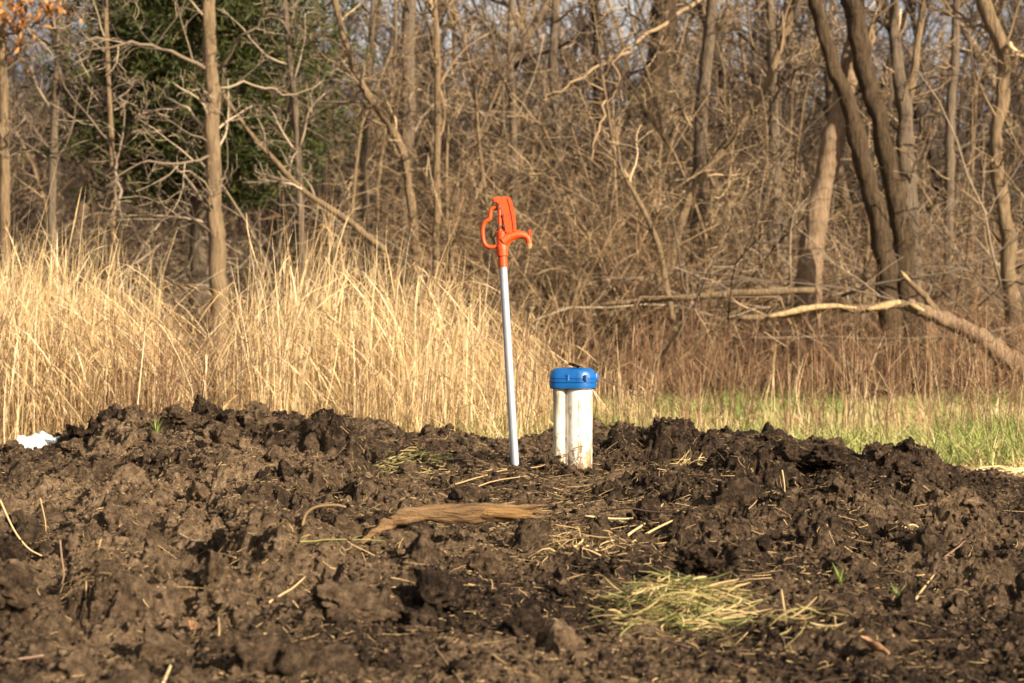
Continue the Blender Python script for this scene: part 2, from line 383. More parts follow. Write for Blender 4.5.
V = np.stack([Vx, Vy, V[..., 2]], -1)*s[:, None, None]
V += np.stack([x, y, ht(x, y)+s*0.4], -1)[:, None, :]
F = base_f[None]+(np.arange(n)*len(base_v))[:, None, None]
mb.raw(V.reshape(-1, 3), t=F.reshape(-1, 3), r=np.repeat(np.clip(dryness(x, y)+rng.normal(0.10, 0.42, n), 0, 1), len(base_v)))
tag(mb.build('soil_crumbs', SOIL, smooth=False), 'fine crumbs of soil strewn over the heap', 'soil', kind='stuff')

def big_clod(px, py, wpx, seed, label):
    p = hit(px, py+wpx*0.28); w = wpx*p[1]/FPX
    v, f = clod_shape(seed, 5)
    v = v+0
    m = MB(); m.raw(v*w*0.5+np.array([0, 0, w*0.2]), t=f, r=float(np.clip(dryness(p[0], p[1]), 0, 0.6)))
    o = m.build('soil_clod', SOIL); o.location = (p[0], p[1]+w*0.15, float(ht(p[0], p[1])))
    tag(o, label, 'soil clod', 'big clods on the soil heap')
big_clod(768, 436, 22, 61, 'small dark soil clod alone on the crest against the green grass')
big_clod(258, 414, 40, 62, 'rounded soil clod on the crest below the tall straw, far left of hydrant')
big_clod(172, 414, 34, 63, 'soil clod on the crest between the white plastic and the rounded crest clod')
big_clod(348, 600, 74, 64, 'large broken clod below the left end of the wood chunk')
big_clod(430, 592, 66, 65, 'large dark clod in the foreground below the middle of the wood chunk')
big_clod(12, 590, 62, 66, 'smooth pale clod at the left edge of the heap')
big_clod(830, 455, 44, 67, 'dark clod on the right shoulder of the heap')
big_clod(905, 468, 30, 68, 'clod low on the right crest beside the dead pale straw')
big_clod(70, 445, 26, 69, 'clod standing in front of the white plastic sheet')
big_clod(700, 560, 46, 70, 'clod just above the green and yellow grass clump')

# ------------------------------------------------------------------ yard hydrant
def paint(name, base, dark, rough=0.38):
    m, n, l, b = mat(name, rough, 0.5)
    nt = noise_tex(n, l, 35, 6, rough=0.7)
    r = ramp(n, [(0.3, dark), (0.5, base), (1, base)]); l.new(nt.outputs[0], r.inputs[0])
    n3 = noise_tex(n, l, 75, 8, rough=0.75); r3 = ramp(n, [(0.62, (0, 0, 0)), (0.66, (1, 1, 1))]); l.new(n3.outputs[0], r3.inputs[0])
    mg = n.new('ShaderNodeMix'); mg.data_type = 'RGBA'; mg.inputs[7].default_value = (0.10, 0.075, 0.055, 1)   # chips and mud flecks
    l.new(r3.outputs[0], mg.inputs[0]); l.new(r.outputs[0], mg.inputs[6]); l.new(mg.outputs[2], b.inputs['Base Color'])
    n2 = noise_tex(n, l, 160, 3); bump(n, l, b, n2.outputs[0], 0.35, 0.004)
    return m
ORANGE = paint('orange_enamel', (0.60, 0.060, 0.001), (0.45, 0.040, 0.001), 0.48)
BLUE = paint('blue_enamel', (0.002, 0.082, 0.275), (0.002, 0.055, 0.19), 0.33)
def metal(name, c, rough):
    m, n, l, b = mat(name, rough, 0.5); b.inputs['Metallic'].default_value = 0.55
    nt = noise_tex(n, l, 60, 6, sc=(1, 1, 0.25)); r = ramp(n, [(0.3, tuple(q*0.7 for q in c)), (0.7, c)])
    l.new(nt.outputs[0], r.inputs[0]); l.new(r.outputs[0], b.inputs['Base Color'])
    return m
GALV = metal('galvanised_steel', (0.50, 0.52, 0.54), 0.55)
DARKSTEEL = metal('dark_steel', (0.16, 0.09, 0.06), 0.55)
BRASS = metal('brass', (0.75, 0.52, 0.22), 0.35)

hyd = empty('yard_hydrant', (0.012, 10.0, 0.2577), 'orange-headed yard hydrant on a leaning galvanised pipe rising from the turned soil', 'hydrant')
hyd.rotation_euler = (0, -math.atan(0.061), 0)
def tube_part(name, path, rad, m, parent, sides=20, sub=1):
    q = MB(); path = np.array(path, float)
    q.tubes(path[None], np.broadcast_to(np.asarray(rad, float), (len(path),))[None], sides, np.array([0.5]))
    o = q.build(name, m, parent)
    try: o.data.set_sharp_from_angle(angle=R(45))
    except Exception: pass
    return o
def smooth_path(p, k=4):                              # Catmull-Rom
    p = np.array(p, float); q = np.vstack([2*p[0]-p[1], p, 2*p[-1]-p[-2]]); out = []
    for i in range(1, len(q)-2):
        for t in np.linspace(0, 1, k, endpoint=False):
            out.append(0.5*((2*q[i])+(-q[i-1]+q[i+1])*t+(2*q[i-1]-5*q[i]+4*q[i+1]-q[i+2])*t*t+(-q[i-1]+3*q[i]-3*q[i+1]+q[i+2])*t**3))
    out.append(p[-1]); return np.array(out)
PL = 0.806
tube_part('standpipe', [(0, 0, -0.3), (0, 0, 0.3), (0, 0, PL)], 0.0167, GALV, hyd, 24)
S = 10/FPX/8.54
def L(zx, zy, yy=0.0):                                # undo the pipe's lean
    x_, z_ = (zx-285)*S, (683-zy)*S; return (x_+0.061*z_, yy, PL+z_-0.061*x_)
def extrude(name, outline, half, m, parent, bev=0.003, yy=0.0):
    bm = bmesh.new()
    vs = [bm.verts.new(L(zx, zy, yy-half)) for zx, zy in outline]
    f = bm.faces.new(vs)
    r_ = bmesh.ops.extrude_face_region(bm, geom=[f])
    for v in [g for g in r_['geom'] if isinstance(g, bmesh.types.BMVert)]: v.co.y += 2*half
    bmesh.ops.bevel(bm, geom=bm.edges[:], offset=bev, segments=2, affect='EDGES', clamp_overlap=True)
    return bm_obj(name, bm, m, parent)
# cast head: collar, column, web and spout in one casting
h = MB()
def lathe(mb, prof, sides=24, cx=0.0, cy=0.0):
    pr = np.array(prof); th = np.arange(sides)*2*np.pi/sides; K = len(pr)
    V = np.stack([cx+pr[:, 0, None]*np.cos(th), cy+pr[:, 0, None]*np.sin(th), np.broadcast_to(pr[:, 1, None], (K, sides))], -1).reshape(-1, 3)
    k = np.arange(K-1)[:, None]*sides; j = np.arange(sides)[None]; j2 = (j+1) % sides
    mb.raw(V, np.stack([k+j, k+j2, k+sides+j2, k+sides+j], -1).reshape(-1, 4))
zz = lambda zy: PL+(683-zy)*S
lathe(h, [(0.0, zz(700)), (0.0185, zz(700)), (0.0185, zz(610)), (0.0235, zz(604)), (0.0245, zz(560)), (0.0235, zz(520)), (0.020, zz(505)), (0.0205, zz(430)), (0.0215, zz(400)), (0.012, zz(385)), (0, zz(380))])
sp = smooth_path([L(280, 480), L(330, 445), L(390, 425), L(450, 425), L(492, 447), L(506, 480), L(508, 505)], 5)
h.tubes(sp[None], np.interp(np.linspace(0, 1, len(sp)), [0, .3, .6, .85, 1], [.026, .019, .0135, .0125, .013])[None], 18, np.array([.5]))
ob = h.build('cast_head', ORANGE, hyd)
ob.data.set_sharp_from_angle(angle=R(40))
extrude('web', [(262, 520), (300, 545), (330, 520), (375, 470), (440, 452), (470, 440), (470, 412), (395, 404), (330, 408), (262, 420)], 0.007, ORANGE, ob, 0.002)
extrude('set_screw_lug', [(500, 385), (520, 378), (528, 400), (529, 470), (505, 470)], 0.009, ORANGE, ob, 0.002)
tube_part('hose_nozzle', [L(508, 500), L(508, 512), L(507, 530), L(506, 540)], [0.0135, 0.0125, 0.0105, 0.009], BRASS, hyd, 16)
# tall lever: a channel with a flat top
lev = extrude('lever', [(196, 104), (340, 101), (352, 118), (372, 178), (388, 250), (396, 310), (401, 405), (372, 425), (302, 412), (290, 352), (280, 290), (266, 215), (246, 172), (228, 156), (200, 148)], 0.019, ORANGE, hyd, 0.004)
extrude('rib', [(318, 112), (338, 112), (364, 190), (380, 262), (388, 330), (390, 400), (372, 404), (366, 330), (352, 250), (336, 180)], 0.0225, ORANGE, lev, 0.002)
# loop handle on the left
lp = smooth_path([L(262, 200), L(225, 196), L(190, 204), L(178, 235), L(172, 285), L(130, 318), L(113, 370), L(112, 430), L(124, 490), L(150, 522), L(195, 530), L(250, 520)], 4)
tube_part('loop_handle', lp, 0.0088, ORANGE, hyd, 12)
rod = tube_part('lift_rod', [L(256, 175, -.012), L(258, 300, -.012), L(262, 470, -.008)], 0.0085, ORANGE, hyd, 12)
tube_part('nut', [L(260, 345, -.012), L(260, 368, -.012)], 0.0125, DARKSTEEL, rod, 6)
tube_part('nut', [L(256, 190, -.012), L(256, 208, -.012)], 0.0125, DARKSTEEL, rod, 6)
lk = extrude('link_bar', [(246, 152), (296, 180), (322, 240), (336, 300), (322, 345), (300, 405), (262, 405), (270, 330), (262, 240)], 0.009, ORANGE, hyd, 0.0025)
tube_part('pivot_bolt', [L(288, 262, -0.026), L(288, 262, 0.026)], 0.006, DARKSTEEL, lk, 8)
tube_part('pivot_bolt', [L(298, 350, -0.026), L(298, 350, 0.026)], 0.006, DARKSTEEL, lk, 8)

# ------------------------------------------------------------------ well casing with conduit and blue cap
def pvc(name, clean, stain):
    m, n, l, b = mat(name, 0.45, 0.4)
    nt = noise_tex(n, l, 24, 6, sc=(2.6, 2.6, 0.13), rough=0.7)
    n2 = noise_tex(n, l, 16, 6, sc=(1, 1, .5), rough=0.75)
    tc = n.new('ShaderNodeTexCoord'); sx = n.new('ShaderNodeSeparateXYZ'); l.new(tc.outputs['Object'], sx.inputs[0])
    mu = n.new('ShaderNodeMath'); mu.operation = 'MULTIPLY'; l.new(nt.outputs[0], mu.inputs[0]); l.new(n2.outputs[0], mu.inputs[1])
    r = ramp(n, [(0.212, clean), (0.262, tuple(0.7*c+0.3*s_ for c, s_ in zip(clean, stain))), (0.315, stain)])
    l.new(mu.outputs[0], r.inputs[0])
    n3 = noise_tex(n, l, 55, 7, sc=(1, 1, 0.6), rough=0.8)
    hz = n.new('ShaderNodeMapRange'); hz.inputs[1].default_value = 0.02; hz.inputs[2].default_value = 0.22; hz.inputs[3].default_value = 0.17; hz.inputs[4].default_value = -0.02; l.new(sx.outputs[2], hz.inputs[0])
    sm = n.new('ShaderNodeMath'); sm.operation = 'ADD'; l.new(n3.outputs[0], sm.inputs[0]); l.new(hz.outputs[0], sm.inputs[1])
    r3 = ramp(n, [(0.60, (0, 0, 0)), (0.68, (1, 1, 1))]); l.new(sm.outputs[0], r3.inputs[0])
    mg = n.new('ShaderNodeMix'); mg.data_type = 'RGBA'; mg.inputs[7].default_value = (0.17, 0.115, 0.06, 1)   # splashed mud
    l.new(r3.outputs[0], mg.inputs[0]); l.new(r.outputs[0], mg.inputs[6]); l.new(mg.outputs[2], b.inputs['Base Color'])
    return m
PVC = pvc('white_pvc', (0.74, 0.71, 0.64), (0.34, 0.235, 0.11))
CONDUIT = pvc('cream_conduit', (0.64, 0.58, 0.46), (0.34, 0.26, 0.15))
well = empty('well_casing', (WX, 10.0, 0.222), 'white plastic well casing with a bright blue cap standing in the soil', 'well casing')
TOPZ = HC-(387-CY)*10/FPX-0.222
m = MB(); lathe(m, [(0.0565, -0.3), (0.0565, 0.1), (0.0565, 0.2), (0.0565, TOPZ)], 40); m.build('casing_pipe', PVC, well)
cxo = (559.3-578.5)*10/FPX; cyo = -0.02
m = MB(); lathe(m, [(0.0250, -0.25), (0.0250, 0.2), (0.0250, TOPZ-0.036), (0.0262, TOPZ-0.035), (0.0262, TOPZ)], 28, cxo, cyo); m.build('conduit_pipe', CONDUIT, well)
def oval_stack(name, levels, m, parent, n=56, bev=0.0):
    # rounded outline round casing and conduit, lofted through (z, margin) levels
    th = np.linspace(0, 2*np.pi, n, endpoint=False); vs = []
    for z, mg in levels:
        r1, r2 = 0.0555+mg, 0.0235+mg
        ring = []
        for t in th:
            d = np.array([np.cos(t), np.sin(t)]); best = 0
            for s_ in np.linspace(0, 1, 24):         # hull of the two circles = support of blended circles
                c = np.array([cxo*s_, cyo*s_]); rr = r1+(r2-r1)*s_
                bq = c@d; disc = bq*bq-(c@c-rr*rr)
                if disc >= 0: best = max(best, bq+math.sqrt(disc))
            ring.append((best*d[0], best*d[1], z))
        vs.append(ring)
    V = np.array(vs); K = len(levels); q = MB()
    k = np.arange(K-1)[:, None]*n; j = np.arange(n)[None]; j2 = (j+1) % n
    tris = [[(K-1)*n+jj, (K-1)*n+(jj+1) % n, K*n] for jj in range(n)]+[[(jj+1) % n, jj, K*n+1] for jj in range(n)]
    q.raw(np.vstack([V.reshape(-1, 3), [[cxo*0.3, 0, levels[-1][0]+0.002], [0, 0, levels[0][0]]]]), np.stack([k+j, k+j2, k+n+j2, k+n+j], -1).reshape(-1, 4), tris)
    o = q.build(name, m, parent); o.data.set_sharp_from_angle(angle=R(32)); return o
cz = TOPZ
cap = oval_stack('well_cap', [(cz-0.008, 0.006), (cz-0.004, 0.0165), (cz+0.004, 0.0175), (cz+0.0145, 0.0175), (cz+0.016, 0.015), (cz+0.0185, 0.015), (cz+0.020, 0.0185), (cz+0.028, 0.0185), (cz+0.030, 0.0155), (cz+0.034, 0.0155), (cz+0.036, 0.0175), (cz+0.046, 0.0165), (cz+0.062, 0.0115), (cz+0.070, 0.006), (cz+0.0755, -0.003), (cz+0.078, -0.012), (cz+0.0785, -0.022)], BLUE, well)
def bolt(x, y, z0, z1, r_, parent, m=BLUE):
    return tube_part('bolt', [(x, y, z0), (x, y, z1)], r_, m, parent, 6)
for bx, by in ((0.028, -0.067), (-0.045, -0.058), (-0.045, 0.066), (0.03, 0.067)):
    bolt(bx, by*1.06, cz+0.026, cz+0.050, 0.0085, cap)
m = MB(); lathe(m, [(0, cz+0.022), (0.010, cz+0.022), (0.012, cz+0.028), (0.012, cz+0.054), (0.008, cz+0.060), (0, cz+0.060)], 20, 0.069, -0.012); m.build('side_lug', BLUE, cap)
m = MB(); lathe(m, [(0, cz+0.07), (0.02, cz+0.07), (0.02, cz+0.0745), (0, cz+0.0745)], 20, -0.035, 0.0); m.build('plug', BLUE, cap)

# dead leaf crumbs lying on the cap
def leaf_mesh(w, h_, curl, seed):
    rr = np.random.default_rng(seed); bm = bmesh.new(); vs = []
    for i in range(7):
        t = i/6; ww = w*math.sin(math.pi*min(1, t*0.92+0.06))**0.8*(0.75+0.5*rr.random())
        row = []
        for j in (-1, -0.5, 0, 0.5, 1):
            row.append(bm.verts.new((j*ww/2, (t-0.5)*h_, curl*(abs(j)**1.5*ww*0.5)+curl*h_*0.35*(t-0.5)**2*2+0.002*rr.normal())))
        vs.append(row)
    for i in range(6):
        for j in range(4): bm.faces.new((vs[i][j], vs[i][j+1], vs[i+1][j+1], vs[i+1][j]))
    return bm
LEAF = bpy.data.materials.new('dead_leaf'); LEAF.use_nodes = True
_b = LEAF.node_tree.nodes['Principled BSDF']; _b.inputs['Roughness'].default_value = 0.8
_n = noise_tex(LEAF.node_tree.nodes, LEAF.node_tree.links, 40, 4); _r = ramp(LEAF.node_tree.nodes, [(0.3, (0.10, 0.05, 0.022)), (0.7, (0.30, 0.16, 0.07))])
LEAF.node_tree.links.new(_n.outputs[0], _r.inputs[0]); LEAF.node_tree.links.new(_r.outputs[0], _b.inputs['Base Color'])
def leaf(loc, w, h_, curl, seed, rot, label, m=LEAF):
    o = bm_obj('dead_leaf', leaf_mesh(w, h_, curl, seed), m); o.location = tuple(loc); o.rotation_euler = rot
    sm = o.modifiers.new('thickness', 'SOLIDIFY'); sm.thickness = 0.0012
    return tag(o, label, 'leaf')
leaf((WX-0.012, 9.98, 0.222+cz+0.083), 0.06, 0.075, 0.45, 5, (0.1, 0.1, 0.8), 'dark curled dead leaf lying on top of the blue cap')
p = hit(872, 656); leaf(p+[0, 0, 0.015], 0.05, 0.08, 0.8, 8, (0.5, 0.2, 1.2), 'brown curled dead leaf on the soil at the lower right')
p = hit(190, 632); leaf(p+[0, 0, 0.012], 0.03, 0.035, 1.0, 9, (0.6, 0.3, 0.4), 'small pinkish brown leaf scrap on the soil at the lower left')

# ------------------------------------------------------------------ things lying on the heap
def tube_rest(path_px, wpx, lift, samples=4, maxdy=1.2):
    pts = []; rad = []
    for (px, py), w in zip(path_px, wpx):
        p = hit(px, py); pts.append(p); rad.append(w*p[1]/FPX/2)
    pts = np.array(pts); rad = np.array(rad)
    yy = pts[:, 1]; ym = np.median(yy); pts[:, 1] = np.clip(yy, ym-maxdy, ym+maxdy)
    # keep the stated height above ground
    for k, ((px, py), w) in enumerate(zip(path_px, wpx)):
        pts[k] = P(px, py, pts[k, 1]); 
    pts[:, 2] += rad*lift
    return smooth_path(pts, samples), np.interp(np.linspace(0, 1, (len(pts)-1)*samples+1), np.linspace(0, 1, len(pts)), rad)
chunk_path = [(360, 543), (374, 533), (390, 523), (402, 517), (425, 513), (450, 512), (480, 512), (505, 513), (525, 512), (541, 509)]
p0 = hit(450, 521)
root = empty('wood_chunk', p0, 'weathered broken branch with a thin bent left end lying across the turned soil', 'broken branch')
Yw = min(hit(px_, py_+4)[1] for px_, py_ in chunk_path[2:9])-0.01
pts = smooth_path([P(px, py, Yw if px > 395 else min(Yw, hit(px, py+2)[1]-0.015)) for px, py in chunk_path], 5)-p0
rad = np.interp(np.linspace(0, 1, len(pts)), np.linspace(0, 1, 10), np.array([1.5, 2.5, 4.5, 8, 8.5, 8.5, 9, 8.5, 7, 2])*Yw/FPX)
q = MB(); sd = 16; q.tubes(pts[None], rad[None], sd, np.array([0.5]))
v = q.v[0]
for k in range(len(v)):
    nn = mnoise.noise(Vector(v[k]*np.array([6, 40, 40])))*0.014+mnoise.noise(Vector(v[k]*np.array([25, 90, 90])))*0.010
    c = pts[min(k//sd, len(pts)-1)]; d = v[k]-c; v[k] = c+d*(1+nn/ max(0.008, np.linalg.norm(d)))
CHUNKBARK = bark_mat('chunk_bark', (0.12, 0.066, 0.028), (0.50, 0.31, 0.15))
_mp = [x for x in CHUNKBARK.node_tree.nodes if x.type == 'MAPPING'][0]; _mp.inputs['Scale'].default_value = (0.8, 6, 6)
ORANGEWOOD = bark_mat('split_wood', (0.20, 0.10, 0.035), (0.60, 0.36, 0.14))
_mp = [x for x in ORANGEWOOD.node_tree.nodes if x.type == 'MAPPING'][0]; _mp.inputs['Scale'].default_value = (0.7, 7, 7)
q.build('bark', CHUNKBARK, root)
q = MB()
ip = smooth_path([P(px, py, Yw-0.017) for px, py in [(475, 514), (490, 512), (505, 513), (520, 514), (533, 512)]], 4)-p0
q.tubes(ip[None], np.interp(np.linspace(0, 1, len(ip)), [0, .2, .45, .7, 1], [.004, .0185, .0165, .0185, .003])[None], 10, np.array([.6]))
q.build('split_face', ORANGEWOOD, root)
for sx_, sy_, ex_, ey_, w_ in ((520, 509, 548, 505, 3.2), (522, 513, 552, 512, 2.6), (518, 516, 544, 518, 3.0), (402, 519, 388, 517, 3.0)):   # torn splinters at the ends
    sp_ = np.array([P(sx_, sy_, Yw-.005), P((sx_+ex_)/2, (sy_+ey_)/2-.6, Yw-.012), P(ex_, ey_, Yw-.01)])-p0
    q = MB(); q.tubes(sp_[None], np.array([[w_, w_*.7, .3]])*Yw/FPX, 6, np.array([.5])); q.build('splinter', CHUNKBARK, root)

STALK = [
 ([(0, 500), (14, 530), (28, 548), (42, 556)], 2.6, 'pale bent stalk at the left edge curving down into the soil', STRAW),
 ([(40, 498), (45, 520), (46, 532)], 2.0, 'short upright stalk near the left edge beside the bent stalk', STRAW),
 ([(178, 535), (192, 542), (206, 546)], 3.4, 'short thick pale stalk on the dry left part of the heap', STRAW),
 ([(209, 555), (222, 560), (236, 564)], 2.6, 'short stalk lying just right of and below the thick pale one', STRAW),
 ([(269, 609), (288, 596), (305, 581)], 3.0, 'pale stalk slanting up to the right on the dark left foreground', STRAW),
 ([(300, 546), (340, 545), (385, 545)], 2.2, 'long thin yellowish stem lying level at the left tip of the wood chunk', CLUMPGRASS),
 ([(218, 642), (219, 630), (218, 618)], 4.0, 'short pale stub standing in the lower left foreground', LITTER),
 ([(163, 685), (168, 673), (173, 661)], 4.5, 'yellow stub at the bottom edge left of centre', STRAW),
 ([(434, 648), (446, 664), (462, 684)], 4.0, 'brown stalk running off the bottom edge at the centre', LITTER),
 ([(585, 517), (620, 520), (660, 518)], 2.8, 'straw stalk lying level right of the wood chunk', STRAW),
 ([(628, 538), (648, 524), (663, 506)], 3.2, 'straight straw stalk rising to the right, steepest of the crossed straws', STRAW),
 ([(632, 543), (652, 531), (672, 521)], 3.4, 'straw stalk lowest of the crossed straws right of the wood chunk', STRAW),
 ([(600, 519), (630, 516), (668, 524), (700, 530)], 2.4, 'long reddish stem trailing right from the crossed straws', ROOTM),
 ([(668, 646), (700, 658), (740, 672)], 3.4, 'reddish twig below the green and yellow grass clump', ROOTM),
 ([(945, 557), (956, 549), (965, 541)], 2.8, 'short reddish stalk slanting up on the right of the heap', ROOTM),
 ([(916, 602), (925, 589), (934, 577)], 3.4, 'pale stalk slanting up left of the lower right corner', STRAW),
 ([(905, 528), (913, 525), (924, 531)], 2.8, 'small bright bent straw on the right slope', STRAW),
 ([(826, 608), (845, 612), (862, 620)], 3.4, 'pale stalk on the soil right of the green and yellow grass clump', STRAW),
 ([(781, 590), (784, 610), (787, 630)], 3.6, 'upright pale stalk at the right side of the grass clump', STRAW),
 ([(782, 470), (784, 482), (785, 494)], 2.0, 'thin upright stalk on the right slope above the middle', STRAW),
 ([(0, 664), (20, 660), (44, 656)], 3.6, 'pinkish root lying level in the lower left corner', ROOTM),
 ([(60, 540), (62, 560), (64, 575), (60, 590)], 2.4, 'thin brown root hanging on a clod at the far left', ROOTM),
 ([(302, 526), (306, 514), (316, 507), (334, 505), (346, 507)], 4.0, 'grey crooked root arched left of the wood chunk', LITTER),
 ([(455, 497), (490, 494), (520, 484), (545, 474)], 1.8, 'long thin stem lying in front of the hydrant pipe', STRAW),
 ([(470, 492), (495, 483), (520, 479)], 1.8, 'thin pale stem crossing the soil left of the well casing foot', STRAW),
 ([(556, 478), (566, 464), (574, 456), (584, 453)], 1.5, 'thin dark rootlet arching over the foot of the casing', LITTER),
 ([(568, 455), (577, 464), (586, 474)], 1.5, 'thin dark rootlet crossing the arched one at the casing foot', LITTER),
]
for path, w, label, mm in STALK:
    a0 = hit(*path[0]); a1 = hit(*path[-1]); yy = [a0[1]+(a1[1]-a0[1])*k/(len(path)-1) for k in range(len(path))]
    if abs(a1[1]-a0[1]) > 0.9: yy = [min(a0[1], a1[1])]*len(path)
    if 'casing' in label and 'rootlet' in label: yy = [9.925-0.0*k for k in range(len(path))]
    pts = np.array([P(px, py, y_-0.008) for (px, py), y_ in zip(path, yy)])
    sp = smooth_path(pts, 5); gz = ht(sp[:, 0], sp[:, 1]); lift_ = np.maximum(0, gz+0.005-sp[:, 2]); sp[:, 2] += np.convolve(np.pad(lift_, 3, 'edge'), np.ones(7)/7, 'valid')*0.6+lift_.max()*0.4
    o0 = sp.mean(0); q = MB(); sp = sp-o0
    q.tubes(sp[None], (0.8*w*pts[:, 1].mean()/FPX/2*np.linspace(1.05, 0.75, len(sp)))[None], 6, np.array([rng.uniform(.2, .75)]))
    o = q.build('root' if mm is ROOTM or 'root' in label else 'stalk', mm); o.location = tuple(o0)
    tag(o, label, 'root' if 'root' in label else 'stalk')

def lying_blades(mb, n, c, rx, ry, ln, w, hgt, rlo, rhi, dirbias=None, dome=True):
    ang = rng.uniform(0, 2*np.pi, n) if dirbias is None else dirbias[0]+rng.normal(0, dirbias[1], n)
    r_ = np.sqrt(rng.random(n)); t_ = rng.uniform(0, 2*np.pi, n)
    x = c[0]+r_*np.cos(t_)*rx; y = c[1]+r_*np.sin(t_)*ry
    Ls = ln*rng.uniform(0.4, 1.3, n); K = 6; tt = np.linspace(-0.5, 0.5, K)
    bend = rng.normal(0, 0.55, n)
    A = ang[:, None]+bend[:, None]*tt[None]
    px = x[:, None]+Ls[:, None]*tt*np.cos(A); py = y[:, None]+Ls[:, None]*tt*np.sin(A)
    z = ht(px, py); sl_ = (z*tt).sum(1, keepdims=True)/(tt*tt).sum(); zs = z.mean(1, keepdims=True)+0.8*sl_*tt+0.25*np.maximum(0, z-z.mean(1, keepdims=True)-sl_*tt).max(1, keepdims=True)
    up = hgt*rng.random(n)*np.clip(1-r_**2, 0.1, 1)
    pz = zs+up[:, None]+rng.normal(0.0, 0.016, n)[:, None]*(0.6-(tt*2)**2)+rng.normal(0, .16, n)[:, None]*Ls[:, None]*tt+0.004
    d = np.stack([np.cos(ang), np.sin(ang), 0*ang], -1)
    roll = rng.uniform(0, np.pi, n); sd = np.stack([-d[:, 1], d[:, 0], 0*ang], -1)*np.cos(roll)[:, None]+np.array([0, 0, 1])*np.sin(roll)[:, None]
    W_ = w*rng.uniform(0.6, 1.3, n)[:, None]*np.array([0.6, 1, 1, 0.9, 0.7, 0.25])
    mb.ribbons(np.stack([px, py, pz], -1), W_, sd, rng.uniform(rlo, rhi, n))
def clump(name, px, py, rx, ry, n, ln, w, hgt, rlo, rhi, label, m=CLUMPGRASS, dirbias=None, extra=0):
    c = hit(px, py); q = MB(); lying_blades(q, n, c, rx, ry, ln, w, hgt, rlo, rhi, dirbias)
    if extra: lying_blades(q, extra, c, rx*1.5, ry*1.6, ln*0.8, w, hgt*0.4, rlo, rhi)
    v = np.concatenate(q.v)
    o = q.build(name, m); o.data.vertices.foreach_get('co', (buf := np.zeros(len(o.data.vertices)*3, np.float32)))
    buf = buf.reshape(-1, 3)-c.astype(np.float32); o.data.vertices.foreach_set('co', buf.ravel()); o.data.update(); o.location = tuple(c)
    return tag(o, label, 'grass clump')
clump('grass_clump', 684, 612, 0.165, 0.28, 340, 0.19, 0.0042, 0.090, 0.0, 0.88, 'matted clump of green and yellow grass in the right foreground', extra=110)
clump('grass_clump', 418, 458, 0.13, 0.30, 130, 0.15, 0.004, 0.045, 0.2, 0.62, 'dull yellow grass clump on the heap left of the hydrant', dirbias=(0.5, 0.5), extra=50)
clump('grass_clump', 690, 464, 0.10, 0.20, 110, 0.13, 0.0045, 0.03, 0.5, 1.0, 'flat straw coloured wisp on the heap right of the casing', extra=20)
clump('grass_clump', 580, 545, 0.10, 0.28, 120, 0.13, 0.004, 0.03, 0.4, 0.9, 'sparse dry roots and straw below the right end of the wood chunk', LITTER, extra=60)
clump('grass_clump', 805, 618, 0.08, 0.16, 26, 0.13, 0.0045, 0.05, 0.3, 0.9, 'loose straw wisps right of the green and yellow grass clump', extra=14)
clump('grass_clump', 75, 580, 0.16, 0.24, 110, 0.10, 0.003, 0.012, 0.3, 0.8, 'thin straw mat on the left edge of the heap', LITTER)
def sprout(px, py, n, hh, label):
    c = hit(px, py); q = MB(); ang = rng.uniform(0, 6.28, n); t = np.linspace(0, 1, 5)
    le = hh*rng.uniform(0.7, 1.2, n); lean = rng.uniform(0.3, 1.0, n)
    pts = np.stack([np.cos(ang)[:, None]*le[:, None]*lean[:, None]*t**1.6, np.sin(ang)[:, None]*le[:, None]*lean[:, None]*t**1.6, le[:, None]*t*(1-0.25*t*lean[:, None])], -1)
    q.ribbons(pts, 0.005*np.array([[.8, 1, .9, .6, .2]]).repeat(n, 0), np.stack([-np.sin(ang), np.cos(ang), 0*ang], -1), rng.uniform(0, 0.4, n))
    o = q.build('grass_sprout', GREENGRASS); o.location = tuple(c-[0, 0, 0.006]); tag(o, label, 'grass sprout')
sprout(156, 436, 16, 0.09, 'small green sprout growing on the crest right of the white plastic')
sprout(840, 585, 9, 0.07, 'small green sprout in a dark hollow on the right foreground')
sprout(898, 600, 7, 0.06, 'green sprout farthest right on the heap')

# fine straw and root litter
mb = MB()
def litter(n, cu, su, cy_, sy, ln):
    u = rng.normal(cu, su, n); y = np.clip(rng.normal(cy_, sy, n), 4.6, 13.3); x = (u-CX)/FPX*y
    ang = rng.uniform(0, 6.28, n); Ls = ln*rng.gamma(2.2, 0.45, n); K = 5; tt = np.linspace(-.5, .5, K); bend = rng.normal(0, 0.9, n)
    A = ang[:, None]+bend[:, None]*tt; px = x[:, None]+Ls[:, None]*tt*np.cos(A); py = y[:, None]+Ls[:, None]*tt*np.sin(A)
    z = ht(px, py); sl_ = (z*tt).sum(1, keepdims=True)/(tt*tt).sum(); z = z.mean(1, keepdims=True)+0.8*sl_*tt+0.003+rng.uniform(0, 0.012, n)[:, None]*rng.random((n, 1))+rng.normal(0, .15, n)[:, None]*Ls[:, None]*tt*0.6
    mb.tubes(np.stack([px, py, z], -1), (rng.uniform(0.0006, 0.0017, n)[:, None]*np.array([1, 1, .9, .8, .6])), 3, rng.random(n)**1.2)
litter(7500, 512, 330, 9, 2.2, 0.045); litter(9000, 512, 330, 9, 2.4, 0.018); litter(3500, 200, 150, 8.8, 1.6, 0.016); litter(420, 130, 140, 9.2, 1.5, 0.05); litter(300, 420, 70, 10.5, .8, .09); litter(420, 600, 90, 8.8, 1.0, .08)
